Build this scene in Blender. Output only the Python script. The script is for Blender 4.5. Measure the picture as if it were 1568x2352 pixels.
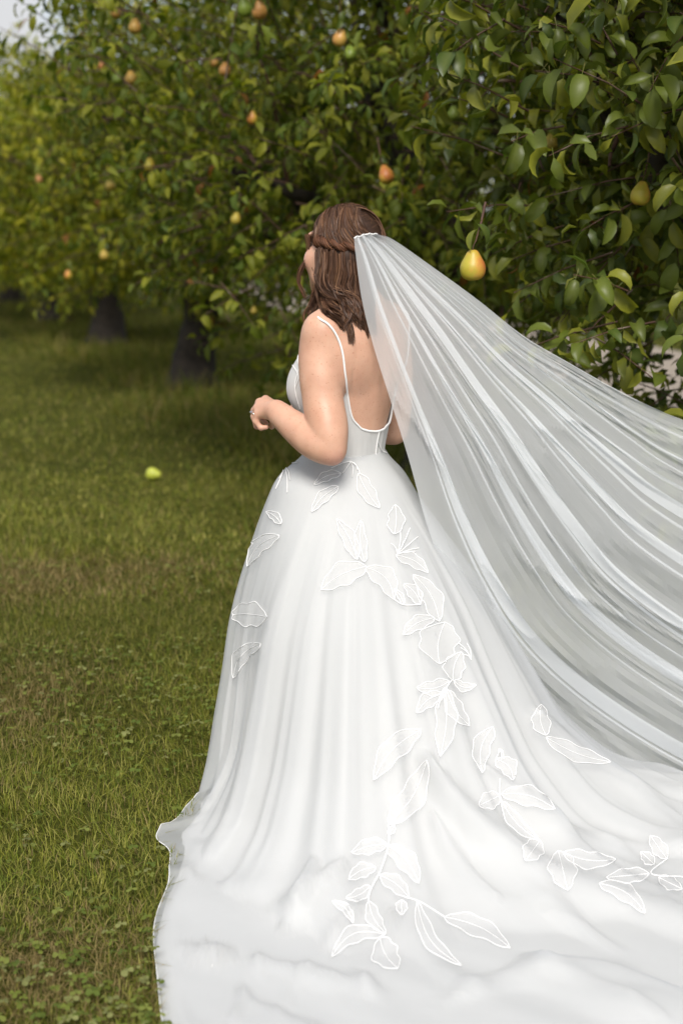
import bpy, math, random
import numpy as np
from mathutils import Vector, Matrix
from mathutils.bvhtree import BVHTree

# ------------------------------------------------------------------ scene
for o in list(bpy.data.objects):
    bpy.data.objects.remove(o)
S = bpy.context.scene
COL = S.collection
rng = np.random.default_rng(7)

# ------------------------------------------------------------------ camera
CAM_H, PITCH, LENS = 1.66, math.radians(12.0), 50.0
cam_d = bpy.data.cameras.new('camera')
cam = bpy.data.objects.new('camera', cam_d)
COL.objects.link(cam)
cam.location = (0, 0, CAM_H)
cam.rotation_euler = (math.pi / 2 - PITCH, 0, 0)
cam_d.sensor_fit = 'VERTICAL'
cam_d.sensor_height = 36.0
cam_d.sensor_width = 24.0
cam_d.lens = LENS
cam_d.clip_start = 0.05
cam_d.clip_end = 2000
cam_d.dof.use_dof = True
cam_d.dof.focus_distance = 3.92
cam_d.dof.aperture_fstop = 2.2
S.camera = cam

# ------------------------------------------------------------------ world, sun, exposure
SUN_AZ, SUN_EL = math.radians(-178), math.radians(46)      # azimuth from +Y towards +X
w = bpy.data.worlds.new('World')
S.world = w
w.use_nodes = True
nt = w.node_tree
nt.nodes.clear()
out = nt.nodes.new('ShaderNodeOutputWorld')
bg = nt.nodes.new('ShaderNodeBackground')
sky = nt.nodes.new('ShaderNodeTexSky')
sky.sky_type = 'NISHITA'
sky.sun_disc = False
sky.sun_elevation = SUN_EL
sky.sun_rotation = SUN_AZ
sky.air_density = 1.0
sky.dust_density = 2.5
tc = nt.nodes.new('ShaderNodeTexCoord')
ns = nt.nodes.new('ShaderNodeTexNoise')
ns.inputs['Scale'].default_value = 3.2
ns.inputs['Detail'].default_value = 7.0
ns.inputs['Roughness'].default_value = 0.6
rp = nt.nodes.new('ShaderNodeValToRGB')
rp.color_ramp.elements[0].position = 0.36
rp.color_ramp.elements[1].position = 0.56
mx = nt.nodes.new('ShaderNodeMix')
mx.data_type = 'RGBA'
mx.inputs[7].default_value = (4.2, 4.25, 4.35, 1)            # broad bright cloud cover
nt.links.new(tc.outputs['Generated'], ns.inputs['Vector'])
nt.links.new(ns.outputs['Fac'], rp.inputs['Fac'])
nt.links.new(rp.outputs['Color'], mx.inputs[0])
nt.links.new(sky.outputs['Color'], mx.inputs[6])
nt.links.new(mx.outputs[2], bg.inputs['Color'])
bg.inputs['Strength'].default_value = 0.10
nt.links.new(bg.outputs['Background'], out.inputs['Surface'])

sun_d = bpy.data.lights.new('sun', 'SUN')
sun_d.energy = 2.2
sun_d.angle = math.radians(20)
sun_d.color = (1.0, 0.965, 0.90)
sun = bpy.data.objects.new('sun', sun_d)
COL.objects.link(sun)
sd = Vector((math.sin(SUN_AZ) * math.cos(SUN_EL), math.cos(SUN_AZ) * math.cos(SUN_EL), math.sin(SUN_EL)))
sun.rotation_euler = sd.to_track_quat('Z', 'Y').to_euler()
sun.location = (-4, -4, 8)

S.view_settings.view_transform = 'Standard'
S.view_settings.look = 'None'
S.view_settings.gamma = 1.0
S.view_settings.use_curve_mapping = False
S.view_settings.exposure = 0.81
S.render.engine = 'CYCLES'
S.cycles.transparent_max_bounces = 18
S.cycles.max_bounces = 6
S.cycles.diffuse_bounces = 3
S.cycles.glossy_bounces = 2

# ------------------------------------------------------------------ photo geometry helpers
# V = photograph pixels when it is 1568 x 2352
FV = 2352 * LENS / 36.0
cp, sp = math.cos(PITCH), math.sin(PITCH)

def ray(px, py):
    u, v = (px - 784.0) / FV, -(py - 1176.0) / FV
    return np.array([u, cp + v * sp, -sp + v * cp])

def W(px, py, Y):
    d = ray(px, py)
    return np.array([0, 0, CAM_H]) + d * (Y / d[1])

def G(px, py, z=0.0):
    d = ray(px, py)
    return np.array([0, 0, CAM_H]) + d * ((z - CAM_H) / d[2])

def proj(P):
    P = np.asarray(P, float)
    x, y, z = P[..., 0], P[..., 1], P[..., 2] - CAM_H
    zc = y * cp - z * sp
    yc = y * sp + z * cp
    zc = np.where(zc < 0.01, 0.01, zc)
    return 784 + FV * x / zc, 1176 - FV * yc / zc, zc

def nrm(a):
    return a / np.maximum(np.linalg.norm(a, axis=-1, keepdims=True), 1e-9)

_nz = {}
def noise(P, scale, seed, octs=3):
    """smooth cheap pseudo noise in about -1..1 from sums of sines"""
    P = np.asarray(P, float) * scale
    out = np.zeros(P.shape[:-1]); amp = 1.0; tot = 0
    for o in range(octs):
        key = (seed, o, P.shape[-1])
        if key not in _nz:
            r = np.random.default_rng(seed * 31 + o)
            _nz[key] = (nrm(r.normal(size=(5, P.shape[-1]))) * r.uniform(.7, 1.4, (5, 1)), r.uniform(0, 6.28, 5))
        D, ph = _nz[key]
        s = np.zeros(P.shape[:-1])
        for k in range(5):
            s += np.sin(P @ D[k] + ph[k])
        out += amp * s / 2.6
        tot += amp
        amp *= .5
        P = P * 2.03 + 1.7
    return out / tot

def sstep(a, b, x):
    t = np.clip((x - a) / (b - a), 0, 1)
    return t * t * (3 - 2 * t)

# ------------------------------------------------------------------ mesh helpers
def mesh_quads(name, V, F, smooth=True, col=None):
    """V (n,3), F (m,4) or (m,3)"""
    me = bpy.data.meshes.new(name)
    V = np.ascontiguousarray(V, np.float32)
    F = np.ascontiguousarray(F, np.int32)
    k = F.shape[1]
    me.vertices.add(len(V))
    me.vertices.foreach_set('co', V.ravel())
    me.loops.add(F.size)
    me.loops.foreach_set('vertex_index', F.ravel())
    me.polygons.add(len(F))
    me.polygons.foreach_set('loop_start', np.arange(0, F.size, k, dtype=np.int32))
    me.polygons.foreach_set('use_smooth', np.full(len(F), smooth, bool))
    me.update(calc_edges=True)
    me.validate()
    if col is not None:
        c = np.ones((len(V), 4), np.float32)
        c[:, :3] = col
        a = me.attributes.new('col', 'FLOAT_COLOR', 'POINT')
        a.data.foreach_set('color', c.ravel())
    return me

def obj(name, me, mat=None, parent=None, label=None, cat=None, group=None, kind=None):
    o = bpy.data.objects.new(name, me)
    COL.objects.link(o)
    if mat is not None and me is not None and len(me.materials) == 0:
        me.materials.append(mat)
    if parent is not None:
        o.parent = parent
        o.matrix_parent_inverse = Matrix.Translation(parent.location).inverted()
    for k, v in (('label', label), ('category', cat), ('group', group), ('kind', kind)):
        if v:
            o[k] = v
    return o

def empty(name, loc, label, cat, group=None):
    o = obj(name, None, None, None, label, cat, group)
    o.location = loc
    o.empty_display_size = .1
    return o

def grid_faces(nr, nc, wrap=False):
    a = np.arange(nr * nc).reshape(nr, nc)
    if wrap:
        b = np.roll(a, -1, axis=1)
        return np.stack([a[:-1], b[:-1], b[1:], a[1:]], -1).reshape(-1, 4)
    return np.stack([a[:-1, :-1], a[:-1, 1:], a[1:, 1:], a[1:, :-1]], -1).reshape(-1, 4)

def tubes(C, R, sides=3):
    """C (N,M,3) centre lines, R (N,M) radii -> verts, quads (open ends)"""
    C = np.asarray(C, float)
    N, M, _ = C.shape
    R = np.broadcast_to(R, (N, M))
    T = nrm(np.gradient(C, axis=1))
    ref = np.zeros_like(T)
    ref[..., 0] = .31; ref[..., 1] = .87; ref[..., 2] = .38
    n1 = nrm(np.cross(T, ref))
    n2 = np.cross(T, n1)
    an = np.arange(sides) * 2 * np.pi / sides
    V = C[:, :, None, :] + R[:, :, None, None] * (np.cos(an)[None, None, :, None] * n1[:, :, None, :] + np.sin(an)[None, None, :, None] * n2[:, :, None, :])
    idx = np.arange(N * M * sides).reshape(N, M, sides)
    b = np.roll(idx, -1, axis=2)
    F = np.stack([idx[:, :-1], b[:, :-1], b[:, 1:], idx[:, 1:]], -1).reshape(-1, 4)
    return V.reshape(-1, 3), F

def resample(P, n):
    """smooth (Catmull-Rom) resample of polyline (k,d) to n points"""
    P = np.asarray(P, float)
    k = len(P)
    Q = np.vstack([2 * P[0] - P[1], P, 2 * P[-1] - P[-2]])
    t = np.linspace(0, k - 1 - 1e-6, n)
    i = t.astype(int); f = (t - i)[:, None]
    p0, p1, p2, p3 = Q[i], Q[i + 1], Q[i + 2], Q[i + 3]
    return .5 * (2 * p1 + (p2 - p0) * f + (2 * p0 - 5 * p1 + 4 * p2 - p3) * f ** 2 + (3 * p1 - p0 - 3 * p2 + p3) * f ** 3)

# ------------------------------------------------------------------ materials
def mat(name):
    m = bpy.data.materials.new(name)
    m.use_nodes = True
    n = m.node_tree.nodes
    return m, m.node_tree, n['Principled BSDF'], n['Material Output']

def setp(b, **k):
    for a, v in k.items():
        nm = a.replace('_', ' ')
        b.inputs[nm].default_value = v

def noise_node(t, scale, detail=4, rough=.55, coord='Object'):
    tcn = t.nodes.new('ShaderNodeTexCoord')
    n = t.nodes.new('ShaderNodeTexNoise')
    n.inputs['Scale'].default_value = scale
    n.inputs['Detail'].default_value = detail
    n.inputs['Roughness'].default_value = rough
    t.links.new(tcn.outputs[coord], n.inputs['Vector'])
    return n

def ramp(t, src, stops):
    r = t.nodes.new('ShaderNodeValToRGB')
    e = r.color_ramp.elements
    while len(e) < len(stops):
        e.new(.5)
    for i, (p, c) in enumerate(stops):
        e[i].position = p
        e[i].color = (*c, 1)
    t.links.new(src, r.inputs['Fac'])
    return r

def bump(t, b, src, strength, dist):
    bn = t.nodes.new('ShaderNodeBump')
    bn.inputs['Strength'].default_value = strength
    bn.inputs['Distance'].default_value = dist
    t.links.new(src, bn.inputs['Height'])
    t.links.new(bn.outputs['Normal'], b.inputs['Normal'])
    return bn

def leafy_mat(name, rough=.42, spec=.45, trans=.35, tboost=(1.5, 1.6, .7)):
    m, t, b, o = mat(name)
    at = t.nodes.new('ShaderNodeAttribute')
    at.attribute_name = 'col'
    t.links.new(at.outputs['Color'], b.inputs['Base Color'])
    setp(b, Roughness=rough)
    b.inputs['Specular IOR Level'].default_value = spec
    tr = t.nodes.new('ShaderNodeBsdfTranslucent')
    mu = t.nodes.new('ShaderNodeMix')
    mu.data_type = 'RGBA'; mu.blend_type = 'MULTIPLY'
    mu.inputs[0].default_value = 1.0
    t.links.new(at.outputs['Color'], mu.inputs[6])
    mu.inputs[7].default_value = (*tboost, 1)
    t.links.new(mu.outputs[2], tr.inputs['Color'])
    ms = t.nodes.new('ShaderNodeMixShader')
    ms.inputs[0].default_value = trans
    t.links.new(b.outputs[0], ms.inputs[1])
    t.links.new(tr.outputs[0], ms.inputs[2])
    t.links.new(ms.outputs[0], o.inputs['Surface'])
    return m

M_LEAF = leafy_mat('pear_leaf', .42, .38, .32)
M_GRASS = leafy_mat('grass_blade', .55, .12, .38, (1.35, 1.4, .7))
M_LEAF_FAR = leafy_mat('pear_leaf_far', .5, .14, .36, (1.5, 1.6, .6))

def bark_mat():
    m, t, b, o = mat('bark')
    n = noise_node(t, 14, 6, .65)
    r = ramp(t, n.outputs['Fac'], [(.3, (.012, .009, .007)), (.7, (.048, .036, .027))])
    t.links.new(r.outputs[0], b.inputs['Base Color'])
    setp(b, Roughness=.9)
    bump(t, b, n.outputs['Fac'], .8, .02)
    return m
M_BARK = bark_mat()

def twig_mat():
    m, t, b, o = mat('twig')
    n = noise_node(t, 9, 4)
    r = ramp(t, n.outputs['Fac'], [(.3, (.05, .022, .014)), (.55, (.10, .05, .03)), (.75, (.24, .19, .15))])
    t.links.new(r.outputs[0], b.inputs['Base Color'])
    setp(b, Roughness=.7)
    return m
M_TWIG = twig_mat()

def pear_mat():
    m, t, b, o = mat('pear_skin')
    tcn = t.nodes.new('ShaderNodeTexCoord')
    sx = t.nodes.new('ShaderNodeSeparateXYZ')
    t.links.new(tcn.outputs['Object'], sx.inputs[0])
    n = noise_node(t, 22, 3)
    oi = t.nodes.new('ShaderNodeObjectInfo')
    ma = t.nodes.new('ShaderNodeMath'); ma.operation = 'MULTIPLY_ADD'
    t.links.new(sx.outputs[0], ma.inputs[0]); ma.inputs[1].default_value = 9.0
    t.links.new(n.outputs['Fac'], ma.inputs[2])
    r = ramp(t, ma.outputs[0], [(.25, (.40, .34, .035)), (.55, (.52, .30, .045)), (.85, (.50, .17, .045))])
    g = t.nodes.new('ShaderNodeMix'); g.data_type = 'RGBA'
    t.links.new(oi.outputs['Color'], g.inputs[7])
    sc = t.nodes.new('ShaderNodeMath'); sc.operation = 'MULTIPLY'
    t.links.new(oi.outputs['Alpha'], sc.inputs[0]); sc.inputs[1].default_value = 1.0
    t.links.new(sc.outputs[0], g.inputs[0])
    t.links.new(r.outputs[0], g.inputs[6])
    n2 = noise_node(t, 240, 2)
    sp_ = ramp(t, n2.outputs['Fac'], [(.62, (1, 1, 1)), (.72, (.62, .5, .35))])
    mm = t.nodes.new('ShaderNodeMix'); mm.data_type = 'RGBA'; mm.blend_type = 'MULTIPLY'
    mm.inputs[0].default_value = .6
    t.links.new(g.outputs[2], mm.inputs[6]); t.links.new(sp_.outputs[0], mm.inputs[7])
    t.links.new(mm.outputs[2], b.inputs['Base Color'])
    setp(b, Roughness=.45)
    return m
M_PEAR = pear_mat()

def ground_mat():
    m, t, b, o = mat('turf_soil')
    n = noise_node(t, 1.4, 6)
    n2 = noise_node(t, 40, 4)
    r = ramp(t, n.outputs['Fac'], [(.3, (.055, .064, .014)), (.7, (.090, .094, .024))])
    r2 = ramp(t, n2.outputs['Fac'], [(.35, (.45, .45, .4)), (.7, (1.3, 1.25, 1.1))])
    mm = t.nodes.new('ShaderNodeMix'); mm.data_type = 'RGBA'; mm.blend_type = 'MULTIPLY'
    mm.inputs[0].default_value = 1
    t.links.new(r.outputs[0], mm.inputs[6]); t.links.new(r2.outputs[0], mm.inputs[7])
    t.links.new(mm.outputs[2], b.inputs['Base Color'])
    setp(b, Roughness=1.0)
    b.inputs['Specular IOR Level'].default_value = .03
    bump(t, b, n2.outputs['Fac'], .6, .03)
    return m
M_GROUND = ground_mat()

def gravel_mat():
    m, t, b, o = mat('gravel')
    n = noise_node(t, 60, 5)
    r = ramp(t, n.outputs['Fac'], [(.3, (.20, .165, .135)), (.7, (.40, .34, .28))])
    t.links.new(r.outputs[0], b.inputs['Base Color'])
    setp(b, Roughness=.95)
    bump(t, b, n.outputs['Fac'], .5, .02)
    return m
M_GRAVEL = gravel_mat()

def skin_mat():
    m, t, b, o = mat('skin')
    at = t.nodes.new('ShaderNodeAttribute'); at.attribute_name = 'col'
    n = noise_node(t, 16, 4)
    r = ramp(t, n.outputs['Fac'], [(.3, (.90, .82, .78)), (.7, (1.06, 1.04, 1.02))])
    n2 = noise_node(t, 190, 2, .4)
    r2 = ramp(t, n2.outputs['Fac'], [(.66, (1, 1, 1)), (.74, (.72, .55, .45))])
    m1 = t.nodes.new('ShaderNodeMix'); m1.data_type = 'RGBA'; m1.blend_type = 'MULTIPLY'; m1.inputs[0].default_value = 1
    m2 = t.nodes.new('ShaderNodeMix'); m2.data_type = 'RGBA'; m2.blend_type = 'MULTIPLY'; m2.inputs[0].default_value = .8
    t.links.new(at.outputs['Color'], m1.inputs[6]); t.links.new(r.outputs[0], m1.inputs[7])
    t.links.new(m1.outputs[2], m2.inputs[6]); t.links.new(r2.outputs[0], m2.inputs[7])
    t.links.new(m2.outputs[2], b.inputs['Base Color'])
    setp(b, Roughness=.48)
    b.inputs['Subsurface Weight'].default_value = .25
    b.inputs['Subsurface Radius'].default_value = (.012, .005, .003)
    b.inputs['Subsurface Scale'].default_value = 1.0
    n3 = noise_node(t, 260, 3)
    bump(t, b, n3.outputs['Fac'], .12, .002)
    return m
M_SKIN = skin_mat()

def hair_mat():
    m, t, b, o = mat('brown_hair')
    at = t.nodes.new('ShaderNodeAttribute'); at.attribute_name = 'col'
    t.links.new(at.outputs['Color'], b.inputs['Base Color'])
    setp(b, Roughness=.5)
    b.inputs['Specular IOR Level'].default_value = .25
    return m
M_HAIR = hair_mat()

def cloth_mat(name, col, alpha=1.0, trans=.25, rough=.6, sheen=.2, weave=None, wb=.15):
    m, t, b, o = mat(name)
    setp(b, Base_Color=(*col, 1), Roughness=rough)
    b.inputs['Specular IOR Level'].default_value = .25
    b.inputs['Sheen Weight'].default_value = sheen
    b.inputs['Sheen Roughness'].default_value = .4
    last = b.outputs[0]
    if weave:
        n = noise_node(t, weave, 3)
        bump(t, b, n.outputs['Fac'], wb, .004)
    if trans > 0:
        tr = t.nodes.new('ShaderNodeBsdfTranslucent')
        tr.inputs['Color'].default_value = (*col, 1)
        ms = t.nodes.new('ShaderNodeMixShader')
        ms.inputs[0].default_value = trans
        t.links.new(last, ms.inputs[1]); t.links.new(tr.outputs[0], ms.inputs[2])
        last = ms.outputs[0]
    if alpha < 1:
        tp = t.nodes.new('ShaderNodeBsdfTransparent')
        ms = t.nodes.new('ShaderNodeMixShader')
        n = noise_node(t, 3.5, 4)
        mr = t.nodes.new('ShaderNodeMapRange')
        mr.inputs['To Min'].default_value = alpha - .06
        mr.inputs['To Max'].default_value = alpha + .06
        t.links.new(n.outputs['Fac'], mr.inputs['Value'])
        t.links.new(mr.outputs[0], ms.inputs[0])
        t.links.new(tp.outputs[0], ms.inputs[1]); t.links.new(last, ms.inputs[2])
        last = ms.outputs[0]
    t.links.new(last, o.inputs['Surface'])
    return m
M_SATIN = cloth_mat('ivory_lining', (.645, .64, .62), 1, 0, .5, .1, 900, .05)
M_ORGANZA = cloth_mat('white_organza', (.655, .67, .69), .56, .3, .5, .2)
M_LACE = cloth_mat('embroidered_white', (.68, .68, .675), 1, .2, .6, .3)
M_BLADE = cloth_mat('sheer_applique', (.85, .85, .85), .36, .3, .6, .3)
M_CORD = cloth_mat('white_cord', (.88, .88, .88), 1, .1, .6, .3)
M_VEIL = cloth_mat('white_tulle', (.88, .90, .92), .60, .5, .6, .2)
M_VEIL.node_tree.nodes['Principled BSDF'].inputs['Specular IOR Level'].default_value = .06
M_METAL, _t, _b, _o = mat('silver')
setp(_b, Base_Color=(.85, .85, .85, 1), Metallic=1.0, Roughness=.12)

# ================================================================== GROUND
def polar_ground():
    rs = np.concatenate([np.linspace(0.3, 12, 60), np.geomspace(12.5, 400, 30)])
    th = np.linspace(0, 2 * np.pi, 120, endpoint=False)
    R, T = np.meshgrid(rs, th, indexing='ij')
    X = R * np.cos(T); Y = 4 + R * np.sin(T)
    return X, Y

def gz(x, y):
    """height of the ground"""
    x = np.asarray(x, float); y = np.asarray(y, float)
    P = np.stack([x, y], -1)
    d = np.hypot(x, y - 3.6)
    far = sstep(1.8, 6, d)
    return .035 * far * noise(P, .9, 3, 3)

X, Y = polar_ground()
Z = gz(X, Y)
V = np.stack([X, Y, Z], -1).reshape(-1, 3)
F = grid_faces(X.shape[0], X.shape[1], True)[:, ::-1]
ctr = len(V)
V = np.vstack([V, [[0, 4, 0]]])
cf = np.array([[ctr, i, (i + 1) % 120, (i + 1) % 120] for i in range(120)])
me = mesh_quads('ground', V, F)
bmx = np.array([[ctr, i, (i + 1) % 120] for i in range(120)])
obj('ground', me, M_GROUND, kind='structure')
me = mesh_quads('ground_core', V, bmx)
core = obj('lawn_base', me, M_GROUND, kind='structure')

# gravel path running behind the row of trees
PA, PB = np.array([3.6, 9.5]), np.array([-3.2, 31.0])
pd = nrm(PB - PA); pn = np.array([pd[1], -pd[0]])
tt = np.linspace(-6, 60, 90)
ww = np.linspace(0, 2.6, 8)
TT, WW = np.meshgrid(tt, ww, indexing='ij')
PX = PA[0] + pd[0] * TT + pn[0] * (WW + .08 * np.sin(TT * 1.7)); PY = PA[1] + pd[1] * TT + pn[1] * (WW + .08 * np.sin(TT * 1.7))
V = np.stack([PX, PY, gz(PX, PY) + .03], -1).reshape(-1, 3)
obj('gravel_path', mesh_quads('gravel_path', V, grid_faces(90, 8)[:, ::-1]), M_GRAVEL, kind='structure')

# ================================================================== TREES
PEARS = [  # V px, py, depth, size, tint(None = ripe), label
    (1085, 612, 4.28, 1.08, None, 'large golden pear with orange blush just right of the veil top'),
    (1470, 445, 4.75, .92, None, 'yellow pear half behind a leaf at the right edge of the picture'),
    (1265, 328, 5.6, .85, 'g', 'yellow green pear with pink top in the upper right foliage'),
    (886, 402, 6.3, .95, None, 'yellow pear with red cheek just above and right of the head'),
    (1040, 262, 6.7, .8, 'G', 'plain green pear hanging in deep shade above the veil'),
    (781, 88, 7.0, .95, 'o', 'orange pear at top centre, upper one of a pair'),
    (804, 123, 7.0, .9, 'G', 'green pear at top centre, lower one of a pair'),
    (596, 24, 7.2, 1.05, 'o', 'orange red pear at the top edge left of centre'),
    (561, 18, 7.3, 1.1, 'G', 'large green pear touching the top edge beside an orange one'),
    (580, 271, 7.5, .8, None, 'small bright yellow pear between the head and the top edge'),
    (516, 160, 7.8, .9, 'o', 'orange pear, right hand one of two in the upper left centre'),
    (492, 142, 7.9, .65, 'o', 'small orange pear, left hand one of two in the upper left centre'),
    (343, 379, 8.2, .9, None, 'yellow pear on a branch tip in the left half, the brightest there'),
    (254, 426, 9.6, .9, 'y', 'pale yellow pear with a narrow neck in the left half'),
    (240, 586, 10.6, .95, 'y', 'dull yellow pear low in the left foliage above the dark trunks'),
    (158, 631, 11.0, .85, None, 'lowest hanging pear at the far left, orange yellow'),
    (310, 61, 7.9, .95, 'o', 'orange pear near the top left, below the sky gap'),
    (267, 27, 8.6, .9, 'o', 'red orange pear at the top left edge next to the sky'),
    (315, 19, 8.6, .85, 'g', 'greenish pear at the top edge next to a red orange one'),
    (301, 179, 8.2, .95, 'o', 'orange pear over dark leaves in the upper left, right one of a pair'),
    (272, 180, 8.3, .9, 'G', 'shaded green pear in the upper left, left one of a pair'),
    (231, 148, 11.2, .8, 'r', 'small red pear in the sunlit upper left foliage'),
    (90, 411, 11.5, .75, 'r', 'small reddish pear near the left edge of the picture'),
    (541, 502, 7.6, .75, 'y', 'blurred yellow green pear left of the head'),
    (583, 713, 7.6, .5, 'y', 'tiny yellow pear low in the leaves left of the shoulder'),
]
pear_pos = np.array([W(p[0], p[1], p[2]) for p in PEARS])
pear_rad = np.array([.036 * p[3] for p in PEARS])

SH = {3: np.array([.08, 1.0, .0]), 5: np.array([.04, .86, 1.0, .66, .0]), 4: np.array([.05, 1.0, .8, .0]), 7: np.array([.03, .62, .95, 1.0, .80, .42, .0])}
SS = {3: np.array([0, .45, 1.0]), 5: np.array([0, .25, .5, .78, 1.0]), 4: np.array([0, .35, .7, 1.0]), 7: np.array([0, .12, .3, .48, .68, .86, 1.0])}

def leaf_geo(pos, d, n, L, wr, k, fold, rows, petiole=0.0, shape=None):
    """vectorised curved leaf blades -> verts (N, rows*3, 3), faces"""
    N = len(pos)
    d = nrm(d)
    n = nrm(n - d * np.sum(n * d, -1, keepdims=True))
    side = np.cross(d, n)
    s = SS[rows][None, :, None]
    kk = k[:, None, None]
    c = L[:, None, None] * (d[:, None] * np.sin(kk * s) / kk - n[:, None] * (1 - np.cos(kk * s)) / kk)
    c = c + pos[:, None]
    nn = n[:, None] * np.cos(kk * s) + d[:, None] * np.sin(kk * s)
    hw = (L * wr * .5)[:, None, None] * (SH[rows] if shape is None else shape)[None, :, None]
    cf_, sf_ = np.cos(fold)[:, None, None], np.sin(fold)[:, None, None]
    l = c - side[:, None] * hw * cf_ + nn * hw * sf_
    r = c + side[:, None] * hw * cf_ + nn * hw * sf_
    V = np.stack([l, c, r], 2)                       # N, rows, 3cols, 3
    if petiole > 0:                                  # a thin strip back to the twig
        p0 = pos - d * (petiole * L)[:, None] + n * (.10 * L)[:, None]
        hw0 = (L * .012)[:, None]
        q = np.stack([p0 - side * hw0, p0, p0 + side * hw0], 1)[:, None]
        V = np.concatenate([q, V], 1)
        rows = rows + 1
    f = grid_faces(rows, 3)
    F = (f[None] + (np.arange(N) * rows * 3)[:, None, None]).reshape(-1, 4)
    return V.reshape(N, rows * 3, 3), F, rows

GREENS = np.array([[.100, .130, .013], [.165, .180, .016], [.050, .082, .011], [.210, .212, .020], [.104, .134, .017]])

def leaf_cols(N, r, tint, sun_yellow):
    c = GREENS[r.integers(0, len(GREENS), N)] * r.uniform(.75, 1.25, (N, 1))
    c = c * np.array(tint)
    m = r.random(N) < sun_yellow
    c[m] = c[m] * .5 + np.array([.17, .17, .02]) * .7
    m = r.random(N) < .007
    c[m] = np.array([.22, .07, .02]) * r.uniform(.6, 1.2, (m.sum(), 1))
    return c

def tree_limb(P0, P1, sag, r0, r1, seed, n=12):
    rr = np.random.default_rng(seed)
    t = np.linspace(0, 1, n)[:, None]
    C = P0 * (1 - t) + P1 * t
    C[:, 2:] += sag * np.sin(np.pi * t)
    wob = rr.normal(size=(n, 3)) * np.linalg.norm(P1 - P0) * .022
    wob[0] = 0
    C = C + wob
    R = r0 + (r1 - r0) * t[:, 0] ** .8
    return resample(C, n * 2), np.interp(np.linspace(0, 1, n * 2), t[:, 0], R)

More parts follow.
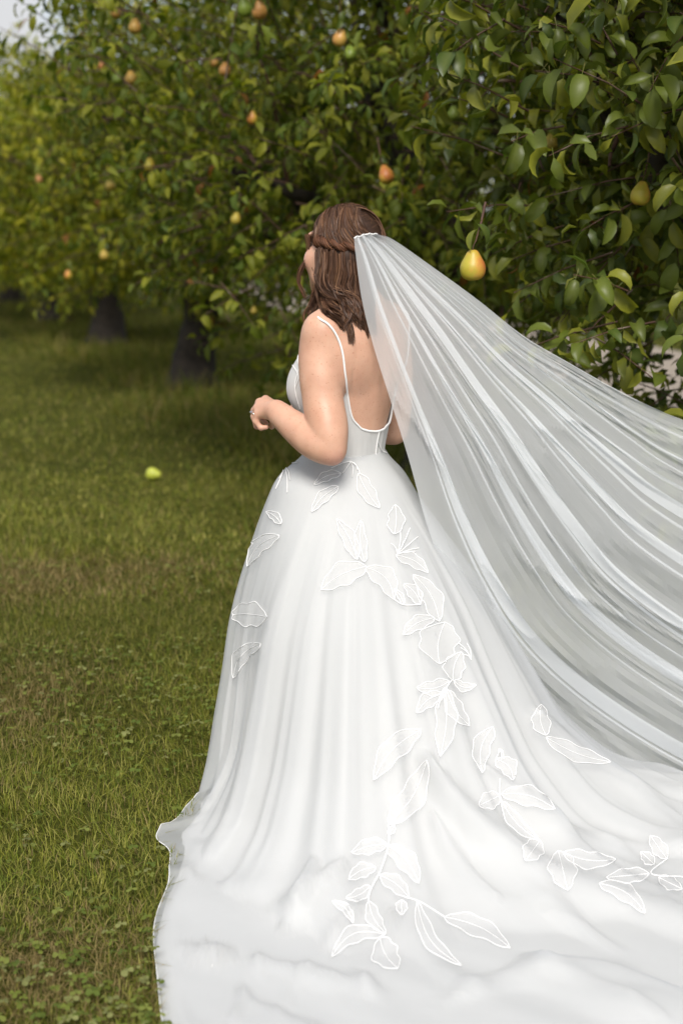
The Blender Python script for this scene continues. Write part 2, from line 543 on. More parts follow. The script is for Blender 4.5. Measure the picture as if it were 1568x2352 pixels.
def make_tree(label, loc, rad, H, z0, n_shoots, leafL, rows, seed, tint=(1, 1, 1), yellow=.04, trunk_r=.17,
              parts=0, per=12, twigs=True, clump=.0, limbs=7, group='pear trees in the orchard row', lean=(0, 0)):
    r = np.random.default_rng(seed)
    loc = np.array([loc[0], loc[1], 0.0]); loc[2] = gz(loc[0], loc[1]) - .03
    T = empty('pear_tree', tuple(loc), label, 'tree', group)
    cz = (z0 + H) / 2 + .1
    c0 = loc + np.array([lean[0], lean[1], cz])
    rz = (H - z0) / 2
    RV = np.array([rad[0], rad[1], rz])
    # trunk
    fork = loc + np.array([r.normal() * .06, r.normal() * .06, .95])
    C = np.stack([loc, loc + [.02, .01, .3], loc + (fork - loc) * .7 + [r.normal() * .03, 0, 0], fork])
    C = resample(C, 16)
    R = trunk_r * (1.0 + .55 * np.exp(-np.linspace(0, 1, 16) * 7) - .18 * np.linspace(0, 1, 16))
    Vt, Ft = tubes(C[None], R[None], 18)
    Vt = Vt + nrm(Vt - np.repeat(C, 18, 0)) * (noise(Vt, 22, seed, 3) * .022)[:, None]
    obj('trunk', mesh_quads('trunk', Vt, Ft), M_BARK, T)
    ends = []
    for i in range(limbs):
        a = i * 2 * np.pi / limbs + r.uniform(-.3, .3)
        up = r.uniform(-.35, .75)
        e = c0 + RV * np.array([np.cos(a) * .72, np.sin(a) * .72, up]) * (1 if up < .5 else .9)
        C, R = tree_limb(fork - [0, 0, r.uniform(0, .15)], e, r.uniform(.1, .35), trunk_r * .55, .018, seed * 50 + i)
        Vt, Ft = tubes(C[None], R[None], 9)
        lo = obj('limb', mesh_quads('limb', Vt, Ft), M_BARK, T)
        bc = []
        for k in range(5):
            j = int(r.integers(7, len(C) - 2))
            e2 = C[j] + nrm(r.normal(size=3) + [0, 0, .35] + nrm(C[j] - loc) * .9) * r.uniform(.45, .95) * min(rad) * .5
            B, R2 = tree_limb(C[j], e2, .05, .017, .006, seed * 90 + i * 7 + k, 8)
            bc.append((B, R2))
        if twigs:
            for b in bc:
                Vt, Ft = tubes(b[0][None], b[1][None], 5)
                obj('branch', mesh_quads('branch', Vt, Ft), M_TWIG, T)
        else:
            Vt, Ft = tubes(np.array([b[0] for b in bc]), np.array([b[1] for b in bc]), 5)
            obj('branch', mesh_quads('branch', Vt, Ft), M_TWIG, T, kind='stuff')
    # shoots spread through the crown, denser towards its surface, in clumps
    n_try = int(n_shoots * 2.6)
    d = nrm(r.normal(size=(n_try, 3)))
    rho = r.random(n_try) ** .42
    env = 1 + .16 * noise(d, 3.2, seed + 1, 2) + .09 * noise(d, 8.0, seed + 2, 2)
    P = c0 + d * RV * (rho * env)[:, None]
    keep = noise(P, 3.1, seed + 3, 2) > (-.55 + clump) + .9 * (r.random(n_try) - .5)
    keep &= P[:, 2] > z0 * .55
    P, d, rho = P[keep][:n_shoots], d[keep][:n_shoots], rho[keep][:n_shoots]
    ns_ = len(P)
    ax = nrm(d * [.75, .75, .5] + np.array([0, 0, .35]) + r.normal(size=(ns_, 3)) * .38)
    droop = (P[:, 2] < c0[2] - .35 * rz) & (r.random(ns_) < .7)
    ax[droop] = nrm(ax[droop] * [1, 1, .3] + [0, 0, -.3])
    ln = r.uniform(.16, .42, ns_)
    if twigs:
        t = np.linspace(-.25, 1, 3)[None, :, None]
        C = P[:, None] + ax[:, None] * ln[:, None, None] * t - np.array([0, 0, 1.]) * (t ** 2) * (ln * .10)[:, None, None]
        Vt, Ft = tubes(C, np.linspace(.0045, .0018, 3)[None], 3)
        obj('twigs', mesh_quads('twigs', Vt, Ft), M_TWIG, T, kind='stuff')
    # leaves spiral along each shoot
    i = np.arange(per)[None, :]
    f = (i + r.uniform(-.4, .4, (ns_, per))) / per
    base = P[:, None] + ax[:, None] * (ln[:, None] * f)[..., None] - np.array([0, 0, 1.]) * ((f ** 2) * (ln * .10)[:, None])[..., None]
    ref = nrm(np.cross(ax, r.normal(size=(ns_, 3))))
    ref2 = np.cross(ax, ref)
    ang = i * 2.4 + r.uniform(0, 6.28, (ns_, 1)) + r.normal(size=(ns_, per)) * .3
    rad_d = np.cos(ang)[..., None] * ref[:, None] + np.sin(ang)[..., None] * ref2[:, None]
    ld = rad_d * .9 + ax[:, None] * (.25 + .5 * f)[..., None] + np.array([0, 0, -.28]) + r.normal(size=rad_d.shape) * .16
    base, ld = base.reshape(-1, 3), nrm(ld.reshape(-1, 3))
    N = len(base)
    base = base + ld * .02
    up = np.zeros((N, 3)); up[:, 2] = 1
    nn = up + r.normal(size=(N, 3)) * .5 + nrm(base - c0) * .35
    L = leafL * r.uniform(.7, 1.3, N)
    k = np.clip(r.normal(1.55, .55, N), .15, 2.8)
    fold = np.clip(r.normal(.42, .2, N), 0, .9)
    wr = r.uniform(.34, .50, N)
    # keep the line of sight onto each pear as open as in the orchard
    px, py, zc = proj(base + ld * (L * .5)[:, None])
    ok = np.ones(N, bool)
    qx, qy, qz = proj(pear_pos)
    pr = pear_rad / qz * FV
    for j in range(len(PEARS)):
        near = (zc < qz[j] + .03) & (np.hypot(px - qx[j], (py - qy[j]) * .9) < pr[j] * .80 + .22 * leafL / zc * FV)
        ok &= ~near
    base, ld, nn, L, k, fold, wr = [a[ok] for a in (base, ld, nn, L, k, fold, wr)]
    px, py, zc = px[ok], py[ok], zc[ok]
    N = len(base)
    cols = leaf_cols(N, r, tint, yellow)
    single = np.zeros(N, bool)
    if parts:
        # the leaves that show largest become objects of their own
        infr = (px > 20) & (px < 1560) & (py > 10) & (py < 1000)
        score = np.where(infr, L / zc, 0)
        hid = np.zeros(N, bool)
        order = np.argsort(-score)
        single[order[:parts]] = True
        var = []
        for v in range(10):
            kk = np.array([.5 + .19 * v]); cc = leaf_cols(1, r, tint, yellow)[0]
            Vv, Fv, rr_ = leaf_geo(np.zeros((1, 3)), np.array([[0, 1., 0]]), np.array([[0, 0, 1.]]), np.array([1.0]), np.array([.46 + .02 * (v % 5)]),
                                   kk, np.array([.25 + .05 * v]), 7, .38)
            cv = np.tile(cc, (rr_ * 3, 1))
            cv[1::3] = cc * .6 + np.array([.13, .15, .04]) * .55
            cv[:3] = (.20, .17, .05)
            me_ = mesh_quads('leaf', Vv[0], Fv, True, cv)
            me_.materials.append(M_LEAF)
            var.append(me_)
        for q in np.where(single)[0]:
            dd = ld[q]; n_ = nrm(nn[q] - dd * np.dot(nn[q], dd)); sd_ = np.cross(dd, n_)
            o = bpy.data.objects.new('leaf', var[int(np.clip((k[q] - .4) / .19, 0, 9))])
            Mx = Matrix(((sd_[0], dd[0], n_[0], base[q][0]), (sd_[1], dd[1], n_[1], base[q][1]), (sd_[2], dd[2], n_[2], base[q][2]), (0, 0, 0, 1)))
            Mx = Mx @ Matrix.Scale(float(L[q]), 4)
            o.parent = T
            o.matrix_parent_inverse = Matrix.Translation(T.location).inverted()
            o.matrix_basis = Mx
            COL.objects.link(o)
    rest = ~single
    Vl, Fl, rr_ = leaf_geo(base[rest], ld[rest], nn[rest], L[rest], wr[rest], k[rest], fold[rest], rows, .38 if parts else 0)
    cc = np.repeat(cols[rest][:, None], rr_ * 3, 1)
    mid = np.zeros(rr_ * 3, bool); mid[1::3] = True
    cc[:, mid] = cc[:, mid] * .65 + np.array([.13, .15, .04]) * .4
    obj('crown', mesh_quads('crown', Vl.reshape(-1, 3), Fl, True, cc.reshape(-1, 3)), M_LEAF if parts else M_LEAF_FAR, T, kind='stuff')
    return T

make_tree('nearest pear tree, its sharp glossy leaves filling the upper right corner', (1.75, 5.5), (1.45, 1.75), 4.2, .62, 1950, .098, 4, 11,
          parts=300, per=12, clump=-.12, trunk_r=.15)
make_tree('dense pear tree directly behind the head and veil of the bride', (.55, 8.7), (2.0, 1.95), 4.3, .40, 2300, .092, 4, 12, per=11, clump=-.1)
make_tree('pear tree left of the bride whose dark trunk shows above the grass', (-1.41, 13.5), (1.95, 2.1), 3.65, .62, 2300, .105, 3, 13, (1.5, 1.36, .9), .26, .20, per=11, clump=-.12, lean=(.15, 0))  # tint and yellow paint sunlit brightness into the left trees' leaves, from here on
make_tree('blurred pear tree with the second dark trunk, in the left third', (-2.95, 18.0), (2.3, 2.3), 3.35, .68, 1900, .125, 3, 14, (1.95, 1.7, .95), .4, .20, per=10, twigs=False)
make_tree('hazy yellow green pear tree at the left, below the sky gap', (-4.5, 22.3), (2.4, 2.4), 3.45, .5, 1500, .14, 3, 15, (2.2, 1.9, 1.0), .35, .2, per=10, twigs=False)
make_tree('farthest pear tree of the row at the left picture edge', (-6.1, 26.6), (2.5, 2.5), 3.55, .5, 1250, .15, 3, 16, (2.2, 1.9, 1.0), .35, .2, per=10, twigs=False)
# second row beyond the gravel path
for i, (x, y, lab) in enumerate(((7.2, 13.5, 'dark tree beyond the path at the far right, seen under the near branches'),
                                 (5.0, 19.5, 'tree beyond the path behind the veil, glimpsed through leaves'),
                                 (2.6, 26.0, 'distant tree beyond the path, glimpsed behind the head'),
                                 (0.2, 33.0, 'distant tree beyond the path, glimpsed between the two dark trunks'))):
    make_tree(lab, (x, y), (2.8, 2.8), 3.6, .6, 520, .19, 3, 30 + i, (1, 1, 1), .08, .2, per=10, twigs=False, limbs=5, group='trees beyond the gravel path')

# ------------------------------------------------------------------ pears
def pear_mesh(seed):
    r = np.random.default_rng(seed)
    z = np.array([-.046, -.044, -.036, -.022, -.005, .010, .024, .036, .046, .052, .050])
    q = np.array([.004, .018, .032, .0395, .041, .0375, .030, .0235, .0175, .009, .001])
    n = 22
    P = resample(np.stack([q, z], -1), 22)
    an = np.linspace(0, 2 * np.pi, n, endpoint=False)
    lean = r.normal() * .05
    V = np.stack([P[:, None, 0] * np.cos(an) * (1 + .04 * np.sin(an + seed)) + (lean * np.maximum(P[:, 1], 0) * 2)[:, None],
                  P[:, None, 0] * np.sin(an), P[:, None, 1] + 0 * an], -1).reshape(-1, 3)
    V += nrm(V) * (noise(V, 60, seed, 2) * .0012)[:, None]
    return mesh_quads('pear', V, grid_faces(22, n, True))
PM = [pear_mesh(s) for s in range(4)]
stem_c = resample(np.array([[0, 0, .047], [.001, 0, .058], [.005, .001, .070], [.011, .002, .080]]), 8)
sv, sf = tubes(stem_c[None], np.array([[.0026, .002, .0018, .0017, .0017, .0018, .0022, .003]]), 6)
STEM = mesh_quads('stem', sv, sf)
TINT = {None: (.5, .3, .05, 0.0), 'o': (.50, .27, .08, .7), 'g': (.34, .34, .05, .7), 'G': (.15, .22, .03, .95), 'y': (.42, .33, .05, .8), 'r': (.46, .18, .08, .75),
        'f': (.42, .47, .06, .9)}
for i, (px, py, dep, sz, tnt, lab) in enumerate(PEARS):
    o = obj('pear', PM[i % 4], M_PEAR, None, lab, 'pear', 'pears hanging in the orchard trees')
    o.location = tuple(pear_pos[i])
    o.scale = (sz * .86,) * 3
    rr = np.random.default_rng(i)
    o.rotation_euler = (rr.normal() * .15, rr.normal() * .2, rr.uniform(0, 6))
    o.color = TINT[tnt]
    s = obj('stem', STEM, M_TWIG, None)
    s.parent = o
_lv = []
for v_ in range(3):
    Vv, Fv, rr_ = leaf_geo(np.zeros((1, 3)), np.array([[0, 1., 0]]), np.array([[0, 0, 1.]]), np.array([.085]), np.array([.46]), np.array([.9 + .4 * v_]), np.array([.4]), 7, .3)
    cv = np.tile(GREENS[v_], (rr_ * 3, 1)); cv[1::3] = cv[1::3] * .6 + np.array([.07, .08, .02])
    m_ = mesh_quads('leaf', Vv[0], Fv, True, cv); m_.materials.append(M_LEAF)
    _lv.append(m_)
tw_c = resample(np.array([[.011, .002, .078], [.016, .004, .095], [.03, .01, .13], [.05, .02, .20]]), 8)
sv, sf = tubes(tw_c[None], np.linspace(.0028, .0045, 8)[None], 6)
TWIGM = mesh_quads('twig', sv, sf)
for i, po in enumerate([o_ for o_ in COL.objects if o_.name.startswith('pear') and o_.get('category') == 'pear']):
    t_ = obj('twig', TWIGM, M_TWIG, None); t_.parent = po
    for j in range(4):
        l_ = bpy.data.objects.new('leaf', _lv[(i + j) % 3]); COL.objects.link(l_); l_.parent = po
        l_.location = (.018, .005, .100 + .016 * j)
        l_.rotation_euler = (-.25 - .15 * j, .3 * math.sin(i + j), i * 1.3 + j * 1.9)
g = G(353, 1092, .03)
o = obj('pear', PM[1], M_PEAR, None, 'fallen yellow green pear lying alone on the lawn', 'pear')
o.location = (g[0], g[1], float(gz(g[0], g[1])) + .055)
o.rotation_euler = (math.radians(96), .3, math.radians(70))
o.color = TINT['f']
s = obj('stem', STEM, M_TWIG, None)
s.parent = o

# ================================================================== PERSON
TH = math.radians(54)
FW = np.array([-math.sin(TH), math.cos(TH), 0]); RT = np.array([math.cos(TH), math.sin(TH), 0]); UP = np.array([0, 0, 1.])
AX = np.array([.035, 3.90, 0.0])
def B(r, f, z):
    return AX + RT * r + FW * f + UP * z

def sd_cone(P, a, b, ra, rb):
    ab = b - a
    h = np.clip(((P - a) @ ab) / (ab @ ab), 0, 1)
    return np.linalg.norm(P - a - h[..., None] * ab, axis=-1) - (ra + (rb - ra) * h)

def sd_ell(P, c, R3, rad):
    q = (P - c) @ R3.T
    k0 = np.linalg.norm(q / rad, axis=-1)
    k1 = np.linalg.norm(q / (rad * rad), axis=-1)
    return k0 * (k0 - 1) / np.maximum(k1, 1e-9)

def smin(a, b, k):
    h = np.maximum(k - np.abs(a - b), 0) / k
    return np.minimum(a, b) - h * h * k * .25

BODY3 = np.stack([RT, FW, UP])
def pc(a, b, ra, rb, k=.02): return ('c', np.array(a, float), np.array(b, float), ra, rb, k)
def pe(c, rad, k=.02, R3=None): return ('e', np.array(c, float), np.array(rad, float), BODY3 if R3 is None else R3, 0, k)

def prim(p, P):
    return sd_cone(P, p[1], p[2], p[3], p[4]) if p[0] == 'c' else sd_ell(P, p[1], p[3], p[2])

def field(prims, P):
    d = np.full(P.shape[:-1], 1e3)
    for p in prims:
        d = smin(d, prim(p, P), p[5])
    return d

def prim_box(p):
    if p[0] == 'c':
        r = max(p[3], p[4])
        return np.minimum(p[1], p[2]) - r, np.maximum(p[1], p[2]) + r
    r = max(p[2])
    return p[1] - r, p[1] + r

def surface_nets(groups, h, subs=(), relax=2):
    """groups: list of (prims, join k). Returns verts, quads"""
    lo = np.min([prim_box(p)[0] for g, _ in groups for p in g], 0) - 3 * h
    hi = np.max([prim_box(p)[1] for g, _ in groups for p in g], 0) + 3 * h
    n = np.ceil((hi - lo) / h).astype(int) + 1
    xs = [lo[i] + h * np.arange(n[i]) for i in range(3)]
    def apply(D, p, op):
        a, b = prim_box(p)
        m = p[5] + 3 * h
        i0 = np.clip(np.floor((a - m - lo) / h).astype(int), 0, n - 1)
        i1 = np.clip(np.ceil((b + m - lo) / h).astype(int) + 1, 1, n)
        sl = tuple(slice(i0[k], i1[k]) for k in range(3))
        P = np.stack(np.meshgrid(xs[0][sl[0]], xs[1][sl[1]], xs[2][sl[2]], indexing='ij'), -1)
        d = prim(p, P)
        D[sl] = smin(D[sl], d, p[5]) if op == 0 else -smin(-D[sl], d, p[5])
    D = None
    for g, k in groups:
        d = np.full(n, 1e3, np.float64)
        for p in g:
            apply(d, p, 0)
        D = d if D is None else smin(D, d, k)
    for p in subs:
        apply(D, p, 1)
    D = np.clip(D, -.05, .05)
    ins = D < 0
    nx, ny, nz = n
    c = (nx - 1, ny - 1, nz - 1)
    cnt = np.zeros(c, np.int8)
    acc = np.zeros(c + (3,), np.float32)
    corners = [(i, j, k) for i in (0, 1) for j in (0, 1) for k in (0, 1)]
    def sub(A, o): return A[o[0]:o[0] + c[0], o[1]:o[1] + c[1], o[2]:o[2] + c[2]]
    for a in corners:
        for ax in range(3):
            if a[ax] == 1: continue
            b = list(a); b[ax] = 1
            da, db = sub(D, a), sub(D, b)
            m = (da < 0) != (db < 0)
            t = da[m] / (da[m] - db[m])
            pt = np.tile(np.array(a, np.float32), (len(t), 1)); pt[:, ax] += t
            acc[m] += pt
            cnt[m] += 1
    act = cnt > 0
    idx = np.full(c, -1, np.int64)
    idx[act] = np.arange(act.sum())
    ijk = np.argwhere(act)
    V = lo + h * (ijk + acc[act] / cnt[act][:, None])
    Fs = []
    for ax in range(3):
        u, v = (ax + 1) % 3, (ax + 2) % 3
        sl0 = [slice(1, -1)] * 3; sl0[ax] = slice(0, -1)
        sl1 = list(sl0); sl1[ax] = slice(1, None)
        A, Bm = ins[tuple(sl0)], ins[tuple(sl1)]
        e = np.argwhere(A != Bm)
        off = np.ones(3, int); off[ax] = 0
        e = e + off
        flip = ins[e[:, 0], e[:, 1], e[:, 2]]
        def cell(du, dv):
            q = e.copy(); q[:, u] -= du; q[:, v] -= dv
            return idx[q[:, 0], q[:, 1], q[:, 2]]
        Q = np.stack([cell(1, 1), cell(0, 1), cell(0, 0), cell(1, 0)], -1)
        Q[~flip] = Q[~flip][:, ::-1]
        Fs.append(Q)
    Fq = np.vstack(Fs)
    Fq = Fq[(Fq >= 0).all(1)]
    E = np.vstack([Fq[:, [0, 1]], Fq[:, [1, 2]], Fq[:, [2, 3]], Fq[:, [3, 0]]])
    E = np.vstack([E, E[:, ::-1]])
    deg = np.bincount(E[:, 0], minlength=len(V))[:, None]
    for it in range(relax):
        for lam in (.5, -.52):
            s = np.stack([np.bincount(E[:, 0], V[E[:, 1], k], len(V)) for k in range(3)], -1) / np.maximum(deg, 1)
            V = V + lam * (s - V)
    return V, Fq

# --- torso (body frame: right, forward, up)
torso = [
    pe(B(0, .005, 1.225), (.148, .104, .20), .03),
    pe(B(0, .030, 1.03), (.122, .098, .17), .05),
    pe(B(0, .025, .88), (.150, .115, .11), .05),
    pe(B(0, .055, 1.235), (.120, .075, .105), .04),
    pe(B(-.068, .092, 1.180), (.068, .060, .072), .06),
    pe(B(.068, .092, 1.180), (.068, .060, .072), .06),
    pc(B(0, -.012, 1.392), B(-.150, -.005, 1.352), .060, .050, .05),
    pc(B(0, -.012, 1.392), B(.150, -.005, 1.352), .060, .050, .05),
    pe(B(-.078, -.062, 1.275), (.062, .038, .085), .03),
    pe(B(.078, -.062, 1.275), (.062, .038, .085), .03),
]
neck_head_c = np.array([.002, 3.930, 1.552])
TH2 = math.radians(56)
HF = np.array([-math.sin(TH2), math.cos(TH2), 0]); HR = np.array([math.cos(TH2), math.sin(TH2), 0])
HEAD3 = np.stack([HR, HF, UP])
def Hd(r, f, z): return neck_head_c + HR * r + HF * f + UP * z
head = [
    pc(B(0, -.012, 1.37), Hd(0, -.025, -.09), .060, .054, .03),
    pe(Hd(0, -.012, .012), (.074, .094, .094), .02, HEAD3),
    pe(Hd(0, .040, -.035), (.064, .064, .080), .02, HEAD3),
    pc(Hd(-.038, .035, -.075), Hd(0, .068, -.100), .026, .020, .03),
    pc(Hd(.038, .035, -.075), Hd(0, .068, -.100), .026, .020, .03),
    pe(Hd(-.042, .064, -.026), (.024, .028, .028), .02, HEAD3),
    pe(Hd(.042, .064, -.026), (.024, .028, .028), .02, HEAD3),
    pc(Hd(0, .086, .018), Hd(0, .104, -.022), .009, .013, .014),
    pe(Hd(0, .090, -.060), (.022, .010, .010), .008, HEAD3),
    pe(Hd(0, .072, .040), (.052, .022, .012), .02, HEAD3),
    pe(Hd(-.077, -.005, -.012), (.010, .018, .030), .008, HEAD3),
    pe(Hd(.077, -.005, -.012), (.010, .018, .030), .008, HEAD3),
]
head_subs = [('e', Hd(-.031, .098, .014), np.array([.015, .014, .009]), HEAD3, 0, .010),
             ('e', Hd(.031, .098, .014), np.array([.015, .014, .009]), HEAD3, 0, .010)]
# --- arms and hands, laid out from the photograph at their own depths
def limb_chain(pts, k=.012):
    """smooth tapering limb through (point, radius) stations"""
    A = resample(np.array([[*p, r_] for p, r_ in pts], float), 4 * len(pts))
    return [pc(A[i, :3], A[i + 1, :3], A[i, 3], A[i + 1, 3], k) for i in range(len(A) - 1)]
armL = limb_chain([(W(744, 796, 3.785), .057), (W(737, 830, 3.770), .0545), (W(738, 880, 3.752), .0505), (W(743, 930, 3.735), .0490), (W(752, 975, 3.712), .0485), (W(757, 1012, 3.695), .0420), (W(764, 1044, 3.688), .026)]) + \
    limb_chain([(W(760, 1032, 3.692), .037), (W(740, 1022, 3.700), .0425), (W(712, 1006, 3.722), .0425), (W(682, 984, 3.755), .0375), (W(655, 962, 3.790), .031), (W(634, 944, 3.822), .0265)])
def finger(pts, r0, r1, k=.004):
    pts = [np.array(p) for p in pts]
    n = len(pts) - 1
    rs = np.linspace(r0, r1, n + 1)
    return [pc(pts[i], pts[i + 1], rs[i], rs[i + 1], k) for i in range(n)]
kI, kM, kR, kP = W(610, 918, 3.902), W(597, 925, 3.884), W(592, 938, 3.866), W(593, 952, 3.850)
wr_ = W(634, 944, 3.825)
palmL = [pc(wr_, kI, .0235, .0125, .012), pc(wr_, kM, .0235, .0135, .012), pc(wr_, kR, .0230, .0130, .012), pc(wr_, kP, .0220, .0120, .012)]
fingersL = [
    finger([kI, W(597, 938, 3.93), W(601, 965, 3.935), W(612, 973, 3.92)], .0105, .0075),
    finger([kM, W(584, 943, 3.905), W(588, 972, 3.905), W(601, 978, 3.885)], .0110, .0075),
    finger([kR, W(583, 956, 3.876), W(590, 979, 3.872), W(604, 981, 3.862)], .0105, .0075),
    finger([kP, W(588, 968, 3.850), W(599, 983, 3.846), W(613, 981, 3.842)], .0095, .0065),
    finger([W(632, 950, 3.85), W(628, 966, 3.885), W(624, 980, 3.895)], .012, .0085),
]
shR = B(.150, .0, 1.335)
elR = np.array([.152, 4.075, 1.035])
wrR = np.array([-.055, 4.13, 1.095])
kR2 = W(676, 943, 3.985)
armR = limb_chain([(shR, .058), (shR * .65 + elR * .35 + [.006, 0, 0], .0575), (shR * .3 + elR * .7 + [.004, 0, 0], .0515), (elR, .038)]) + \
    limb_chain([(elR, .038), (elR * .8 + wrR * .2, .042), (elR * .5 + wrR * .5, .039), (wrR, .026)])
hr = [wrR + (kR2 - wrR) * .75 + o_ for o_ in (np.array([0, .0, .016]), np.array([.006, .002, .004]), np.array([.01, .004, -.010]), np.array([.014, .006, -.024]))]
palmR = [pc(wrR, q, .023, .0125, .012) for q in hr]
fingersR = [finger([hr[j], hr[j] + (kR2 - wrR) * .22 + [-.004, 0, -.004], hr[j] + (kR2 - wrR) * .36 + [-.006, .004, -.022]], .0100, .0072) for j in range(4)]
fingersR.append(finger([wrR + (kR2 - wrR) * .3, wrR + (kR2 - wrR) * .55 + [.0, -.02, .02], wrR + (kR2 - wrR) * .8 + [.0, -.022, .028]], .012, .008))
nS = 9
groups = [(torso, .03), (head, .03), (armL[:nS], .045), (armR[:4], .045), (armL[nS - 1:] + palmL, .012), (armR[3:] + palmR, .012)] + [(f, .005) for f in fingersL] + [(f, .005) for f in fingersR]
spine = [('c', B(0, -.122, 1.00), B(0, -.124, 1.20), .022, .020, .020), ('c', B(0, -.124, 1.20), B(0, -.118, 1.36), .020, .014, .020)]
bv, bf = surface_nets(groups, .0039, head_subs + spine, 3)
# skin colour: base tone, pinker elbows / knuckles / fingertips, lips, brows, cheeks, painted shade on the inner arm
bc_ = np.tile(np.array([.60, .365, .262]), (len(bv), 1))
def blob(c, rad, col, a):
    wgt = (np.exp(-np.sum((bv - c) ** 2, 1) / rad ** 2) * a)[:, None]
    global bc_
    bc_ = bc_ * (1 - wgt) + np.array(col) * wgt
blob(W(768, 1055, 3.67), .03, (.56, .26, .20), .6)
for q in (kI, kM, kR, kP): blob(q, .010, (.60, .29, .23), .5)
blob(W(600, 980, 3.87), .02, (.50, .20, .17), .7)
blob(W(712, 955, 3.66), .045, (.46, .22, .12), .35)  # shaded inner side of the arm, painted into the skin colour
blob(Hd(0, .100, -.060), .014, (.45, .13, .12), .9)
blob(Hd(-.045, .075, -.03), .02, (.62, .27, .21), .6)
blob(Hd(.045, .075, -.03), .02, (.62, .27, .21), .6)
for sx_ in (-1, 1):
    for t_ in (-.5, 0, .5): blob(Hd(sx_ * (.032 + .018 * t_), .092 - .01 * t_, .036), .006, (.08, .05, .035), .9)
person = empty('person', (float(AX[0]), float(AX[1]), 0.0), 'bride in a white gown and long veil standing with her back to the camera', 'person')
obj('body', mesh_quads('body', bv, bf, True, bc_), M_SKIN, person)
for sx_ in (-1, 1):
    c = Hd(sx_ * .031, .0785, .014)
    P = resample(np.array([[0, .0105], [.0075, .0075], [.0105, 0], [.0075, -.0075], [0, -.0105]]), 10)
    an = np.linspace(0, 2 * np.pi, 14, endpoint=False)
    V = np.stack([P[:, None, 0] * np.cos(an), P[:, None, 0] * np.sin(an), P[:, None, 1] + 0 * an], -1).reshape(-1, 3)
    cv = np.tile([.7, .68, .65], (len(V), 1)); cv[(V @ HF) > .0085] = (.06, .04, .03)
    obj('eye', mesh_quads('eye', V + c, grid_faces(10, 14, True), True, cv), M_SKIN, person)
# ring
an = np.linspace(0, 2 * np.pi, 24)
rc = W(582, 951, 3.866)
dirf = nrm(W(583, 956, 3.876) - kR)
a1 = nrm(np.cross(dirf, UP)); a2 = np.cross(dirf, a1)
ctr_r = kR * .45 + W(583, 956, 3.876) * .55
C = ctr_r + .0112 * (np.cos(an)[:, None] * a1 + np.sin(an)[:, None] * a2)
V1, F1 = tubes(C[None], np.full((1, 24), .0013), 6)
ring = obj('ring', mesh_quads('ring', V1, F1), M_METAL, person)
gp = ctr_r + nrm(np.array([-.9, -.35, .1])) * .0135
ico = np.array([[0, 0, 1], [0, 0, -1]] + [[math.cos(a), math.sin(a), .15] for a in np.linspace(0, 6.283, 8, endpoint=False)]) * .0042
tri = np.array([[0, 2 + i, 2 + (i + 1) % 8] for i in range(8)] + [[1, 2 + (i + 1) % 8, 2 + i] for i in range(8)])
obj('ring_stone', mesh_quads('ring_stone', ico + gp, tri, False), M_METAL, ring)

# ------------------------------------------------------------------ dress: bodice
def torso_r(phi, z, off):
    """distance from the body axis to the torso surface + off"""
    phi = np.asarray(phi, float); z = np.asarray(z, float)
    dr = np.stack([np.cos(phi), np.sin(phi), 0 * phi], -1)
    lo_ = np.full(phi.shape, .02); hi_ = np.full(phi.shape, .32)
    base = np.stack([0 * phi + AX[0], 0 * phi + AX[1], z], -1)
    for _ in range(26):
        m = (lo_ + hi_) / 2
        ins_ = field(torso, base + dr * m[..., None]) < 0
        lo_ = np.where(ins_, m, lo_); hi_ = np.where(ins_, hi_, m)
    return lo_ + off

PHI_B = math.atan2(-FW[1], -FW[0])                # direction of her back
def torso_hit(px, py, off):
    d_ = nrm(ray(px, py)); t_ = 3.2
    for _ in range(60):
        p_ = np.array([0, 0, CAM_H]) + d_ * t_
        t_ += float(field(torso, p_[None])[0]) - off
    return p_
_nl = []
for q_ in ((792, 850), (795, 890), (800, 938), (810, 965), (829, 985), (846, 990), (862, 991)):
    p_ = torso_hit(q_[0], q_[1], .0045)
    _nl.append((abs(math.remainder(math.atan2(p_[1] - AX[1], p_[0] - AX[0]) - PHI_B, 2 * math.pi)), p_[2]))
_nl.sort()
NLA = [0] + [math.degrees(a_) for a_, _ in _nl if math.degrees(a_) > 1]
NLZ = [_nl[0][1]] + [z_ for a_, z_ in _nl if math.degrees(a_) > 1]
def neckline(al):
    """top edge of the bodice by angle from the centre back (radians, 0..pi)"""
    a = np.degrees(np.abs(al))
    e_ = NLA[-1]
    return np.interp(a, NLA + [e_ + 6, max(e_ + 12, 90), 102, 118, 130, 142, 155, 168, 180],
                     NLZ + [NLZ[-1] - .004, 1.226, 1.226, 1.244, 1.262, 1.272, 1.255, 1.222, 1.200])
na = 260
al = np.linspace(-np.pi, np.pi, na, endpoint=False)
phi = PHI_B + al
WAIST = .985
zt = neckline(al)
# smooth the neckline a little
for _ in range(4):
    zt = (np.roll(zt, 1) + 2 * zt + np.roll(zt, -1)) / 4
nr = 46
tb = np.linspace(0, 1, nr)[:, None]
ZZ = WAIST + (zt[None] - WAIST) * tb
PHI = np.repeat(phi[None], nr, 0)
RR = torso_r(PHI, ZZ, .0060)
RR += .0016 * noise(np.stack([np.cos(PHI) * 3, np.sin(PHI) * 3, ZZ * 9], -1), 4.0, 21, 2)
dress_v = np.stack([AX[0] + RR * np.cos(PHI), AX[1] + RR * np.sin(PHI), ZZ], -1)
bod_v = dress_v.reshape(-1, 3)
dress = obj('dress', mesh_quads('bodice', bod_v, grid_faces(nr, na, True)), M_LACE, person, 'white bodice with a low scooped back and thin straps')
edge = dress_v[-1]
edge = np.vstack([edge, edge[:1]])
V1, F1 = tubes(edge[None], np.full((1, len(edge)), .0032), 6)
